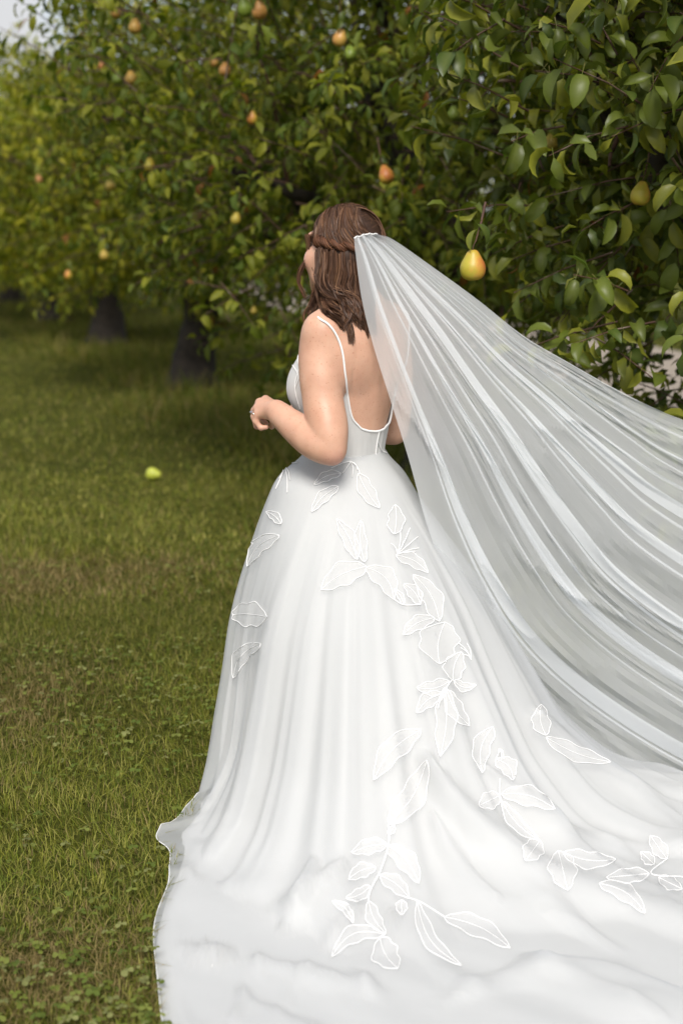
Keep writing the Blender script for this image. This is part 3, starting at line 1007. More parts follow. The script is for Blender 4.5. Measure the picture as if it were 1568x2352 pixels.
obj('neckline_piping', mesh_quads('neckline_piping', V1, F1), M_CORD, dress)
# waist seam
V1, F1 = tubes(np.vstack([dress_v[1], dress_v[1][:1]])[None], np.full((1, na + 1), .003), 6)
obj('waist_seam', mesh_quads('waist_seam', V1, F1), M_CORD, dress)
# zip placket and two covered buttons
zb = [dress_v[int(t), int(np.argmin(np.abs(al)))] for t in np.linspace(2, nr - 1, 14)]
V1, F1 = tubes(np.array(zb)[None] - FW * .001, np.full((1, 14), .0020), 6)
obj('back_zip', mesh_quads('back_zip', V1, F1), M_CORD, dress)
# straps: from the bodice over each shoulder, lying on the skin
body_bvh = BVHTree.FromPolygons([tuple(v) for v in bv], [tuple(map(int, f)) for f in bf])
def snap(p, off):
    q = body_bvh.find_nearest(Vector(p))
    return np.array(q[0] + q[1] * off) if True else None
_str = []
for q_ in ((797, 908), (794, 885), (792, 865), (790, 850), (787, 818), (779, 787), (765, 759), (748, 741), (734, 734)):
    h_ = body_bvh.ray_cast(Vector((0, 0, CAM_H)), Vector(ray(*q_)).normalized())
    if h_[0] is not None:
        p_ = np.array(h_[0]) - AX
        _str.append((abs(p_ @ RT), p_ @ FW, p_[2]))
for sgn in (-1, 1):
    pts = [B(sgn * a_, f_, z_) for a_, f_, z_ in _str] + [B(sgn * .125, .05, 1.375), B(sgn * .10, .10, 1.32), B(sgn * .09, .14, 1.265)]
    C = resample(np.array(pts), 60)
    C = np.array([snap(p, .0030) for p in C])
    for _ in range(6):
        C[1:-1] = (C[:-2] + 2 * C[1:-1] + C[2:]) / 4
    V1, F1 = tubes(C[None], np.full((1, 60), .0030), 8)
    obj('strap', mesh_quads('strap', V1, F1), M_CORD, dress)

# ------------------------------------------------------------------ dress: skirt with train
def hem_xy():
    pts = [G(430, 1950), G(404, 2035), G(362, 2112), G(366, 2240), G(374, 2340)]
    pts = [p[:2] for p in pts]
    pts += [np.array(q) for q in ((-.28, 2.35), (0.0, 2.05), (.5, 1.90), (1.05, 1.95), (1.55, 2.2), (1.9, 2.6), (2.0, 3.1), (1.85, 3.55), (1.45, 3.86), (1.0, 4.00), (.62, 4.16), (.42, 4.26), (.2, 4.32), (0, 4.32),
                                          (-.2, 4.24), (-.33, 4.08), (-.38, 3.9), (-.40, 3.72))]
    pts.append(G(404, 1922)[:2])
    return np.array(pts)
HX = hem_xy()
hp = np.arctan2(HX[:, 1] - AX[1], HX[:, 0] - AX[0]); hr_ = np.hypot(HX[:, 1] - AX[1], HX[:, 0] - AX[0])
o_ = np.argsort(hp); hp, hr_ = hp[o_], hr_[o_]
def hem_r(p):
    return np.interp(np.mod(p + np.pi, 2 * np.pi) - np.pi, hp, hr_, period=2 * np.pi)

NPH = 500
ph = np.linspace(-np.pi, np.pi, NPH, endpoint=False)
RH = hem_r(ph)
for _ in range(14):
    RH = (np.roll(RH, 1) + 2 * RH + np.roll(RH, -1)) / 4
ZW = .992
rw = torso_r(ph, np.full(NPH, ZW), .007)
tL = np.array([0, .03, .08, .17, .31, .5, .77, .98, 1.0]); rL = np.array([.14, .188, .212, .236, .277, .333, .398, .436, .440])
tT = np.array([0, .03, .08, .16, .36, .60, .76, .88, .96, 1.0]); rT = np.array([.10, .108, .135, .176, .312, .490, .60, .73, .88, 1.02])
dphi = np.abs(np.mod(ph - math.radians(-42) + np.pi, 2 * np.pi) - np.pi)
wT = 1 - sstep(math.radians(42), math.radians(112), dphi)

CREASES = [  # photograph pixels (1568 wide), height, half width in pixels
    ([(985, 1745), (1080, 1870), (1250, 1995), (1400, 2075), (1600, 2150)], .040, 34), ([(540, 2360), (590, 2230), (690, 2070), (720, 1980)], .030, 22),
    ([(470, 2180), (640, 2090), (790, 1985)], .024, 20), ([(430, 2215), (560, 2190), (660, 2130)], .020, 16), ([(980, 2340), (1150, 2255), (1300, 2235), (1580, 2310)], .030, 26),
    ([(800, 2350), (870, 2210), (905, 2090)], .022, 20), ([(1180, 2195), (1350, 2285), (1520, 2370)], .024, 18), ([(1000, 1860), (1050, 1960), (1140, 2060)], .022, 18),
    ([(640, 2340), (740, 2190), (830, 2080)], .022, 16), ([(1120, 1760), (1280, 1880), (1580, 1960)], .024, 22), ([(1250, 2100), (1400, 2180), (1580, 2230)], .018, 14),
    ([(1230, 1640), (1380, 1760), (1580, 1840)], .020, 20)]
def skirt(offset_fun, fold_amp, seed, hem_in, flip, lift):
    nf, ng = 100, 80
    t = 1 - (1 - np.linspace(0, 1, nf)) ** 1.15
    tabL = np.interp(t, tL, rL)[:, None]; tabT = np.interp(t, tT, rT)[:, None]
    base = tabL * (1 - wT) + tabT * wT
    # start from the real waist
    b0 = sstep(0, .07, t)[:, None]
    base = rw[None] * (1 - b0) + base * b0
    rh = (RH - hem_in)[None]
    kk = .05
    base = np.minimum(base, rh) - np.maximum(kk - np.abs(base - rh), 0) ** 2 / (4 * kk)
    base = np.maximum(base, rw[None])
    zf = ZW * (1 - t)[:, None] + .012 + 0 * base
    # soften the corner where the cloth reaches the ground
    sg = np.linspace(0, 1, ng + 1)[1:, None]
    rg = base[-1][None] + (rh - base[-1][None]) * sg
    zg = np.full_like(rg, .012)
    Rr = np.vstack([base, rg]); Zz = np.vstack([zf, zg])
    if flip > 0:
        g = np.exp(-((np.mod(ph - math.radians(-149) + np.pi, 2 * np.pi) - np.pi) / math.radians(19)) ** 2)[None]
        fl = (sstep(.74, 1.03, np.concatenate([t, np.ones(ng)])) ** 1.4)[:, None]
        Rr = Rr + flip * g * fl
        wv = np.cos((ph + 2.60) * 13)[None]
        Zz = Zz + g * fl * .014 * (1 + wv)
    # soften vertical kink by smoothing along the profile
    for _ in range(8):
        Rr[1:-1] = (Rr[:-2] + 2 * Rr[1:-1] + Rr[2:]) / 4
        Zz[1:-1] = (Zz[:-2] + 2 * Zz[1:-1] + Zz[2:]) / 4
    nrw = nf + ng
    ar = np.vstack([np.zeros((1, NPH)), np.cumsum(np.hypot(np.diff(Rr, axis=0), np.diff(Zz, axis=0)), 0)])
    for c_ in range(NPH):
        q_ = np.linspace(0, ar[-1, c_], nrw)
        Rr[:, c_], Zz[:, c_] = np.interp(q_, ar[:, c_], Rr[:, c_]), np.interp(q_, ar[:, c_], Zz[:, c_])
    Pn = np.stack([AX[0] + Rr * np.cos(ph), AX[1] + Rr * np.sin(ph), Zz], -1)
    du = np.roll(Pn, -1, 1) - np.roll(Pn, 1, 1)
    dv = np.gradient(Pn, axis=0)
    Nn = nrm(np.cross(du, dv)); Nn = np.where((Nn[..., 2:] < -.05), -Nn, Nn)
    rad_o = np.stack([np.cos(ph), np.sin(ph), 0 * ph], -1)[None]
    s = np.sign(np.sum(Nn * (rad_o + [0, 0, .7]), -1, keepdims=True)); Nn = Nn * np.where(s == 0, 1, s)
    ll = np.vstack([np.zeros((1, NPH)), np.cumsum(np.linalg.norm(np.diff(Pn, axis=0), axis=-1), 0)])
    P2 = ph[None] + 0 * ll
    cs = np.stack([np.cos(P2) * 2.2, np.sin(P2) * 2.2, ll * .55], -1)
    warp = .35 * noise(cs, 1.2, seed, 2)
    a1_ = np.cos(9 * P2 + 3.0 * warp + seed)
    a2_ = 1 - np.abs(np.sin(8.5 * P2 + 2.4 * warp + 1.3 + seed)) ** .8 * 1.6
    a3_ = np.cos(23 * P2 + 4.0 * warp) + .5 * np.cos(51 * P2 + 9 * warp)
    grow = sstep(.05, .95, ll)
    ground = 1 - sstep(.0, .12, Pn[..., 2] - .012)
    D = fold_amp * grow * (.55 * a1_ + .45 * a2_ + .16 * a3_)
    # hanging folds that open out towards the hem
    rf = np.random.default_rng(17)
    for pc_ in (-168, -150, -138, -124, -113, -101, -92, -79, -70, -57, -46, -36, -24, -13, 2, 20, 60, 100, 140):
        c_ = math.radians(pc_) + rf.uniform(-.05, .05) * ll
        sg_ = math.radians(rf.uniform(1.6, 4.2)); am_ = rf.uniform(.006, .024) * sstep(rf.uniform(.05, .5), rf.uniform(.7, 1.3), ll)
        dd_ = np.mod(P2 - c_ + np.pi, 2 * np.pi) - np.pi
        sk_ = np.where(dd_ > 0, .55, 1.25)
        D = D + am_ * (np.exp(-(dd_ / (sg_ * sk_)) ** 2) - .25)
    # creases of the train where it lies on the grass
    qx, qy, _z = proj(Pn)
    for pts, A_, sgp in CREASES:
        C_ = resample(np.array(pts, float), 14)
        dmin = np.full(qx.shape, 1e9)
        for i_ in range(13):
            a_, b_ = C_[i_], C_[i_ + 1]
            ab = b_ - a_
            h_ = np.clip(((qx - a_[0]) * ab[0] + (qy - a_[1]) * ab[1]) / (ab @ ab), 0, 1)
            dmin = np.minimum(dmin, np.hypot(qx - a_[0] - h_ * ab[0], qy - a_[1] - h_ * ab[1]) / (.35 + .65 * math.sin(math.pi * (i_ + .5) / 13)))
        front = (Pn[..., 1] < AX[1] + .25)
        D = D + front * A_ * np.exp(-(dmin / sgp) ** 2)
    # on the ground: long soft wrinkles and a few crumples
    P3 = Pn[..., :2]
    rot = np.stack([P3[..., 0] * .8 - P3[..., 1] * .6, P3[..., 0] * .6 + P3[..., 1] * .8], -1)      # along / across the train
    wr1 = 1 - np.abs(noise(rot * [1.1, 5.2] + .12 * np.sin(rot[..., ::-1] * 5), 2.1, seed + 5, 2)) * 2.4
    wr2 = noise(rot * [3.0, 11.0], 3.0, seed + 6, 2)
    wr3 = 1 - np.abs(noise(rot * [2.6, 4.4], 2.6, seed + 8, 2)) * 2.6
    edge_d = sstep(0, .10, np.vstack([RH[None] - Rr]))
    D = D * (1 - .35 * ground) + ground * (.030 * np.maximum(wr1, -.3) + .0035 * wr2 + .016 * np.maximum(wr3, -.1)) * (.25 + .75 * edge_d)
    D = D + lift * sstep(.0, .25, ll) + offset_fun(ll, ground, cs)
    Q = Pn + Nn * D[..., None]
    Q[..., 2] = np.maximum(Q[..., 2], .006 + lift * (.4 + .6 * edge_d) + .003 * wr2)
    Q[..., 2] -= lift * .9 * ground * (1 - sstep(0, .05, RH[None] - Rr)) * (0 if flip > 0 else 1)
    return Q

def off_in(ll, ground, cs): return 0 * ll
def off_out(ll, ground, cs):
    puff = .030 * sstep(.10, .55, ll) * (.55 + .6 * np.abs(noise(cs, 2.4, 77, 2)))
    return (1 - ground) * puff + ground * (.010 + .014 * np.maximum(noise(cs * [1, 1, 4], 3.0, 79, 2), 0))
inner = skirt(off_in, .024, 40, .002, 0.0, .014)
outer = skirt(off_out, .024, 40, .0, .066, .019)
nrow = inner.shape[0]
fq = grid_faces(nrow, NPH, True)
inn = np.concatenate([inner[:12], inner[12::2], inner[-1:]], 0)[:, ::2].copy()
fade_ = np.exp(-(np.arange(len(inn)) / 9.0) ** 2)[:, None]
inn[..., 0] -= .0045 * fade_ * np.cos(ph[::2]); inn[..., 1] -= .0045 * fade_ * np.sin(ph[::2])
obj('lining_skirt', mesh_quads('lining_skirt', inn.reshape(-1, 3), grid_faces(inn.shape[0], inn.shape[1], True)), M_SATIN, dress)
obj('organza_skirt', mesh_quads('organza_skirt', outer.reshape(-1, 3), fq), M_ORGANZA, dress, 'sheer organza overskirt spreading into a long train')
he = np.vstack([outer[-1], outer[-1][:1]])
V1, F1 = tubes(he[None], np.full((1, len(he)), .0012), 5)
obj('hem', mesh_quads('hem', V1, F1), M_CORD, dress)

# ------------------------------------------------------------------ dress: embroidered leaves and flowers
allq = np.vstack([fq, grid_faces(nr, na, True) + nrow * NPH])
allv = np.vstack([outer.reshape(-1, 3), bod_v])
BV = BVHTree.FromPolygons([tuple(v) for v in allv], [tuple(map(int, f)) for f in allq])
eye = Vector((0, 0, CAM_H))
def drop(px, py, off):
    d = Vector(ray(px, py)).normalized()
    hit = BV.ray_cast(eye, d)
    if hit[0] is None:
        return None
    n = hit[1]
    if n.dot(d) > 0: n = -n
    return np.array(hit[0] + n * off)
def Z4(x, y): return (564.5 + x * .4, 1003.5 + y * .4)
def Z6(x, y): return (313.6 + x * .4, 1630.7 + y * .4)
def Z7(x, y): return (878 + x * .44, 1568 + y * .44)
def Z8(x, y): return (x * .44, 627.2 + y * .44)
def Z1(x, y): return (533.1 + x * .32, 439 + y * .32)
def drop_line(pts, off):
    out_ = []
    for p in pts:
        q = drop(p[0], p[1], off)
        if q is not None: out_.append(q)
    return np.array(out_)

def applique(base, tip, width, bend=0.0, scal=.12, seed=0, lab=None):
    b, t = np.array(base, float), np.array(tip, float)
    ax = t - b; L = np.linalg.norm(ax); ax /= L; sd_ = np.array([-ax[1], ax[0]])
    n = 17
    s = np.linspace(0, 1, n)
    cen = b + ax * (L * s)[:, None] + sd_ * (bend * L * np.sin(np.pi * s))[:, None]
    prof = np.sin(np.pi * np.clip(s, 0, 1) ** .85) ** .75
    prof[0] = .0; prof[-1] = 0
    w1 = width * .5 * prof * (1 + scal * np.sin(s * 17 + seed)); w2 = width * .5 * prof * (1 + scal * np.sin(s * 15 + seed * 2 + 1))
    cols_ = [cen - sd_ * w1[:, None], cen - sd_ * (w1 * .5)[:, None], cen, cen + sd_ * (w2 * .5)[:, None], cen + sd_ * w2[:, None]]
    def land(p):
        p = np.array(p, float)
        for _ in range(14):
            q_ = drop(p[0], p[1], .0018)
            if q_ is not None: return q_
            p = p + (b - p) * .10
        return [np.nan] * 3
    G3 = np.array([[land(c[i]) for c in cols_] for i in range(n)], float)
    if np.isnan(G3).any():
        return
    # ignore shapes torn apart by a fold
    if np.max(np.linalg.norm(np.diff(G3, axis=0), axis=-1)) > .22: return
    V0, F0 = G3.reshape(-1, 3), grid_faces(n, 5)
    lines = [resample(G3[:, 0], 34), resample(G3[:, 4], 34), resample(G3[:, 2], 34)]
    V1, F1 = tubes(np.array(lines) + 0, np.array([[.0013], [.0013], [.0009]]) + np.zeros((3, 34)), 5)
    me_ = mesh_quads('applique_leaf', np.vstack([V0, V1]), np.vstack([F0, F1 + len(V0)]))
    me_.materials.append(M_BLADE); me_.materials.append(M_CORD)
    mi = np.zeros(len(F0) + len(F1), np.int32); mi[len(F0):] = 1
    me_.polygons.foreach_set('material_index', mi)
    obj('applique_leaf', me_, None, dress, lab)

def stem(pts, rad=.0018, name='applique_stem'):
    q = drop_line(resample(np.array(pts, float), 24),   .0022)
    if len(q) < 4: return
    V1, F1 = tubes(q[None], np.full((1, len(q)), rad), 5)
    obj(name, mesh_quads(name, V1, F1), M_CORD, dress)

AP = [
    (Z4(690, 745), Z4(432, 878), 52, .08), (Z4(690, 750), Z4(850, 935), 48, -.18), (Z4(640, 705), Z4(520, 470), 32, .05), (Z4(680, 720), Z4(660, 480), 28, -.06),
    (Z4(645, 210), Z4(765, 410), 34, .05), (Z4(545, 210), Z4(392, 275), 22, .1), (Z4(530, 285), Z4(378, 430), 26, .08), (Z4(820, 100), Z4(808, 275), 28, .0),
    (Z4(860, 680), Z4(1045, 780), 30, -.1), (Z4(850, 560), Z4(855, 390), 38, .05), (Z4(1108, 1060), Z4(958, 792), 46, .10), (Z4(1000, 960), Z4(905, 845), 30, .1),
    (Z4(905, 965), Z4(850, 875), 14, .1), (Z4(1080, 1040), Z4(900, 1138), 32, .1), (Z4(1140, 1065), Z4(1110, 1305), 90, .1), (Z4(1185, 1400), Z4(1235, 1235), 48, -.1),
    (Z4(1190, 1400), Z4(1320, 1425), 22, .2), (Z4(1165, 1405), Z4(978, 1440), 36, -.12), (Z4(1130, 1475), Z4(980, 1585), 34, .12), (Z4(1150, 1455), Z4(1280, 1660), 38, .08),
    (Z7(325, 25), Z7(300, 385), 48, -.05), (Z4(195, 565), Z4(10, 745), 34, .15), (Z4(205, 500), Z4(120, 430), 20, .1), (Z8(1395, 1795), Z8(1200, 1785), 56, .05),
    ((600, 1478), (537, 1558), 34, .18), (Z4(250, 160), Z4(330, 120), 26, .2), (Z4(215, 175), Z4(155, 330), 20, .1),
    ((966, 1676), (857, 1792), 52, .10), (Z7(30, 740), Z7(233, 405), 58, .08), (Z7(28, 792), Z7(62, 742), 14, .1),
    (Z6(1435, 770), Z6(1232, 820), 36, .05), (Z7(25, 850), Z7(190, 1048), 44, -.1), (Z6(1370, 905), Z6(1215, 975), 34, .1), (Z6(1395, 950), Z6(1565, 1085), 36, -.08),
    (Z6(1340, 1015), Z6(1200, 1085), 28, -.1), (Z6(1330, 1100), Z6(1432, 1285), 32, .1), (Z6(1520, 1095), Z6(1520, 1180), 26, .0), (Z6(1420, 1290), Z6(1120, 1420), 40, .22),
    (Z6(1400, 1310), Z6(1500, 1488), 60, .12), (Z6(1125, 1100), Z6(1240, 1225), 20, -.15), (Z7(180, 1145), Z7(410, 1480), 34, .14), (Z7(320, 1225), Z7(665, 1388), 46, -.08),
    (Z7(575, 230), Z7(520, 470), 42, .15), (Z7(610, 590), Z7(500, 645), 40, .0), (Z7(620, 580), Z7(898, 660), 44, -.1), (Z7(620, 620), Z7(815, 825), 32, .08),
    (Z7(820, 825), Z7(745, 930), 46, .0), (Z7(940, 890), Z7(1215, 925), 40, .08), (Z7(915, 880), Z7(965, 1085), 62, .0), (Z7(590, 400), Z7(680, 510), 40, -.2),
    (Z7(1130, 1050), Z7(1370, 1205), 38, -.12), (Z7(1480, 920), Z7(1395, 800), 34, .0), (Z7(1415, 950), Z7(1345, 885), 26, .0), (Z7(850, 285), Z7(1188, 415), 36, .06),
    (Z7(850, 275), Z7(825, 115), 40, -.1), (Z7(1390, 1000), Z7(1165, 1020), 34, .0), (Z7(1440, 1020), Z7(1560, 1080), 30, .0),
]
for i, (a, b, wd, bd) in enumerate(AP):
    applique(a, b, wd, bd, seed=i)
stem([Z7(30, 740), Z6(1445, 770), Z6(1400, 920), Z6(1340, 1040), Z6(1328, 1110)],   .0024)
stem([Z6(1430, 1285), Z6(1415, 1305), Z6(1400, 1312)])
stem([Z7(110, 1120), Z7(200, 1150), Z7(320, 1225)])
stem([Z4(1175, 1400), Z4(1120, 1490), Z4(1100, 1560)])
stem([Z7(612, 500), Z7(610, 590), Z7(640, 660)])
stem([Z7(1485, 920), Z7(1400, 1000), Z7(1568, 1018)])
stem([Z4(1000, 965), Z4(905, 965), Z4(850, 935)])
for (cx_, cy_), tips in ((Z4(868, 675), [(885, 545), (940, 525), (985, 575), (990, 640), (830, 612), (905, 600), (970, 660)]), (Z4(225, 170), [(195, 240), (255, 250), (175, 300), (300, 150), (240, 320)]),
                         (Z4(600, 140), [(555, 210), (640, 190), (655, 215), (490, 180), (610, 230)]), (Z7(605, 345), [(590, 400), (618, 410), (632, 400), (628, 375)]),
                         (Z4(1290, 1280), [(1230, 1210), (1215, 1180), (1265, 1185), (1240, 1250)])):
    for tp_ in tips:
        e_ = (Z7 if cx_ > 1100 and cy_ > 1650 else Z4)(*tp_)
        m_ = ((cx_ + e_[0]) / 2 + 3, (cy_ + e_[1]) / 2 - 3)
        stem([(cx_, cy_), m_, e_], .0014, 'applique_stamen')
# vines on the bodice
for pts in ([Z1(430, 1240), Z1(480, 1330), Z1(455, 1430), Z1(490, 1560)], [Z1(500, 1230), Z1(455, 1380), Z1(470, 1500)], 
            [Z1(1040, 1790), Z1(1070, 1860), Z1(1105, 1880)]):
    stem(pts, .0014)

# ------------------------------------------------------------------ hair
def hair_cols(n, r, light=.0):
    base = np.array([[.060, .030, .018], [.085, .042, .024], [.045, .023, .015], [.130, .068, .036]])
    p = np.array([.38, .30, .22, .10]); p = p / p.sum()
    c = base[r.choice(4, n, p=p)] * r.uniform(.8, 1.25, (n, 1))
    return c * (1.22 + light)
hairp = [
    pe(Hd(0, -.018, .016), (.086, .099, .100), .02, HEAD3),
    pc(Hd(-.050, -.045, -.02), W(778, 690, 3.865), .046, .036, .03),
    pc(Hd(.0, -.072, -.02), W(812, 700, 3.875), .046, .040, .03),
    pc(Hd(.052, -.05, -.02), W(835, 690, 3.93), .046, .038, .03),
    pc(W(778, 690, 3.865), W(790, 728, 3.845), .034, .014, .03),
    pc(W(812, 700, 3.875), W(815, 740, 3.845), .038, .016, .03),
    pc(Hd(.06, .0, -.05), B(.10, .03, 1.40), .030, .020, .03),
]
face_cut = [('e', Hd(0, .105, -.045), np.array([.150, .088, .100]), HEAD3, 0, .012)]
hv, hf = surface_nets([(hairp, .02)], .004, face_cut, 3)
hair = obj('hair', mesh_quads('hair', hv, hf, True, np.tile([.045, .024, .016], (len(hv), 1))), M_HAIR, person, 'half up brown hair with a rope twist')
r = np.random.default_rng(5)
def on_head(d, th):
    """point on the hair cap in head direction d (r,f,u), lifted by th"""
    d = nrm(np.asarray(d, float))
    rad_ = np.array([.086, .099, .100]); c = np.array([0, -.018, .016])
    q = d * (1.0 / np.linalg.norm(d / rad_, axis=-1, keepdims=True))
    q = q + d * th
    q = q + c
    return neck_head_c + q[..., :1] * HR + q[..., 1:2] * HF + q[..., 2:] * UP
def strands_mesh(name, C, R, cols, parent=hair, label=None, tube=False):
    if tube:
        V1, F1 = tubes(C, R, 3)
        return obj(name, mesh_quads(name, V1, F1, True, np.repeat(cols, C.shape[1] * 3, 0)), M_HAIR, parent, label, kind='stuff')
    # each hair is a narrow ribbon lying flat on the head
    N, M, _ = C.shape
    T_ = nrm(np.gradient(C, axis=1))
    sd_ = nrm(np.cross(T_, C - neck_head_c + np.array([0, .0, .0001])))
    up_ = np.cross(sd_, T_)
    roll = np.random.default_rng(77).uniform(-1.15, 1.15, (N, 1, 1))
    sd_ = sd_ * np.cos(roll) + up_ * np.sin(roll)
    hw = np.broadcast_to(R, (N, M))[..., None] * 1.3
    V1 = np.stack([C - sd_ * hw, C + sd_ * hw], 2).reshape(-1, 3)
    i_ = np.arange(N * M * 2).reshape(N, M, 2)
    F1 = np.stack([i_[:, :-1, 0], i_[:, :-1, 1], i_[:, 1:, 1], i_[:, 1:, 0]], -1).reshape(-1, 4)
    cc = np.repeat(cols, M * 2, 0)
    return obj(name, mesh_quads(name, V1, F1, True, cc), M_HAIR, parent, label, kind='stuff')
# crown hair: from the parting down to the twist and the comb, both sides
allC = []; allc = []
M_ = 13
for side in (-1, 1):
    n = 2400
    p = r.random(n)
    q = np.clip(p + r.normal(size=n) * .10, 0, 1)
    start = np.stack([side * -.0 + (-.12 + r.normal(size=n) * .05), .85 - 1.25 * p, np.full(n, 1.0)], -1)
    # ends run along the twist: from temple back to the comb
    ea = np.interp(q, [0, .25, .6, 1], [38, 80, 120, 176])
    ez = np.interp(q, [0, .25, .6, 1], [.12, .05, .0, .05]) + r.normal(size=n) * .03
    end = np.stack([side * np.sin(np.radians(ea)), np.cos(np.radians(ea)), ez], -1)
    s = np.linspace(0, 1, M_)[None, :, None]
    d = nrm(start)[:, None] * (1 - s) + nrm(end)[:, None] * s
    d[..., 0] += side * .32 * np.sin(np.pi * s[..., 0])
    grp = np.floor(p * 26)
    th = .002 + .004 * r.random((n, 1)) + .003 * np.sin(grp * 2.1)[:, None] + .0025 * np.sin(s[..., 0] * 5 + grp[:, None])
    C = on_head(d, th[..., None])
    allC.append(C); allc.append(hair_cols(n, r) * (.85 + .3 * (np.sin(grp * 3.7) > .2))[:, None])
C = np.vstack(allC); cc = np.vstack(allc)
strands_mesh('crown_strands', C, np.full((1, M_), .0009), cc)
# rope twist above the ear
tw = np.array([on_head([-math.sin(math.radians(a)), math.cos(math.radians(a)), z], .010) for a, z in ((70, .10), (86, .05), (103, .0), (122, -.05), (140, -.05), (152, -.02))])
twc = resample(tw, 40)
for hel in range(2):
    n = 90
    s = np.linspace(0, 1, 40)
    T_ = nrm(np.gradient(twc, axis=0)); n1 = nrm(np.cross(T_, UP)); n2 = np.cross(T_, n1)
    a = s * 14 + hel * np.pi
    cen = twc + (.0065 * np.minimum(1, .3 + s * 2))[:, None] * (np.cos(a)[:, None] * n1 + np.sin(a)[:, None] * n2)
    da = r.uniform(0, 6.28, n); dr_ = .0075 * np.sqrt(r.random(n))
    spread = 1 + 1.6 * np.exp(-s * 7)
    C = cen[None] + (dr_[:, None] * spread[None])[..., None] * (np.cos(da[:, None] + a[None])[..., None] * n1[None] + np.sin(da[:, None] + a[None])[..., None] * n2[None])
    strands_mesh('hair_twist', C, np.full((1, 40), .0011), hair_cols(n, r, .35) * [1.15, 1, .9], tube=True)
# loose lengths below the twist
def Z3(x, y): return (658.6 + x * .16, 451.6 + y * .16)
guides = [
    ([(500, 780), (505, 1000), (505, 1200), (510, 1400), (560, 1560), (750, 1650), (880, 1760), (935, 1990)], 3.868, 3.800, 130, 14),
    ([(540, 790), (540, 1050), (540, 1280), (560, 1440), (700, 1560), (850, 1640), (900, 1800)], 3.860, 3.800, 130, 14),
    ([(520, 790), (520, 1050), (560, 1250), (640, 1400), (800, 1480), (900, 1560), (960, 1640)], 3.850, 3.806, 140, 15),
    ([(600, 790), (600, 1000), (560, 1180), (620, 1350), (780, 1450), (960, 1500), (1060, 1600)], 3.843, 3.800, 150, 15),
    ([(700, 790), (700, 1050), (640, 1250), (700, 1370), (860, 1410), (1000, 1450), (1070, 1560)], 3.836, 3.800, 150, 15),
    ([(790, 790), (800, 1050), (760, 1250), (800, 1420), (920, 1560), (1020, 1700), (1040, 1800)], 3.832, 3.800, 150, 15),
    ([(880, 790), (880, 1000), (900, 1150), (860, 1300), (950, 1450), (1060, 1600), (1100, 1780)], 3.832, 3.802, 150, 15),
    ([(960, 790), (980, 1050), (1020, 1300), (1060, 1500), (1100, 1700), (1150, 1880)], 3.836, 3.808, 150, 15),
    ([(1040, 790), (1060, 1050), (1120, 1300), (1160, 1500), (1190, 1700), (1230, 1860)], 3.85, 3.82, 150, 15),
    ([(520, 830), (520, 1150), (520, 1450), (560, 1640), (700, 1720), (790, 1790)], 3.872, 3.806, 120, 13),
    ([(640, 1350), (720, 1500), (800, 1640), (830, 1760), (800, 1800)], 3.832, 3.798, 80, 10),
    ([(960, 1450), (990, 1600), (1000, 1740), (1080, 1800)], 3.83, 3.800, 80, 9),
    ([(440, 1380), (400, 1560), (360, 1660), (390, 1750), (470, 1770)], 3.96, 3.90, 110, 14),
    ([(520, 1400), (470, 1560), (430, 1680), (470, 1760), (560, 1740)], 3.95, 3.89, 110, 14),
]
allC = []; allc = []
M_ = 18
for gi, (pts, Y0, Y1, n, rr_) in enumerate(guides):
    n = int(n * 1.7)
    q = resample(np.array([Z3(*p) for p in pts], float), M_)
    s = np.linspace(0, 1, M_)
    cen = []
    for i in range(M_):
        yy = Y0 + (Y1 - Y0) * s[i] ** .8
        hit = body_bvh.ray_cast(eye, Vector(ray(q[i][0], q[i][1])).normalized())
        if hit[0] is not None and Y0 < 3.9: yy = min(yy, hit[0].y - .012)
        cen.append(W(q[i][0], q[i][1], yy))
    cen = np.array(cen)
    cen[1:-1] = (cen[:-2] + 2 * cen[1:-1] + cen[2:]) / 4
    a = r.uniform(0, 6.28, n); rad0 = np.sqrt(r.random(n)) * rr_ * .00125
    sub = r.integers(0, 7, n)
    so = r.normal(size=(7, 2)) * rr_ * .0006
    if gi in (0, 1, 9): so *= .5
    prof = np.interp(s, [0, .25, .7, 1], [1.0, 1.0, .8, .30])
    ox = (np.cos(a) * rad0 * .55 + so[sub, 0])[:, None] * prof[None]
    oz = (np.sin(a) * rad0 + so[sub, 1])[:, None] * prof[None]
    oy = (r.normal(size=n) * .0045)[:, None] * prof[None]
    wav = (.0015 + .0035 * s[None]) * np.sin(s[None] * 9 + sub[:, None] * 1.7 + a[:, None] * .25)
    C = cen[None] + np.stack([ox + wav, oy - .3 * np.abs(ox), oz * .6], -1)
    cut = r.uniform(.0, .10, n)
    C = C + np.stack([0 * C[..., 0], 0 * C[..., 0], -(cut[:, None] * .25 * s[None] ** 6)], -1)
    allC.append(C); allc.append(hair_cols(n, r, .0) * (.7 + .6 * r.random(7))[sub][:, None])
strands_mesh('loose_lengths', np.vstack(allC), np.interp(np.linspace(0, 1, M_), [0, .8, 1], [.0009, .0008, .0003])[None], np.vstack(allc))
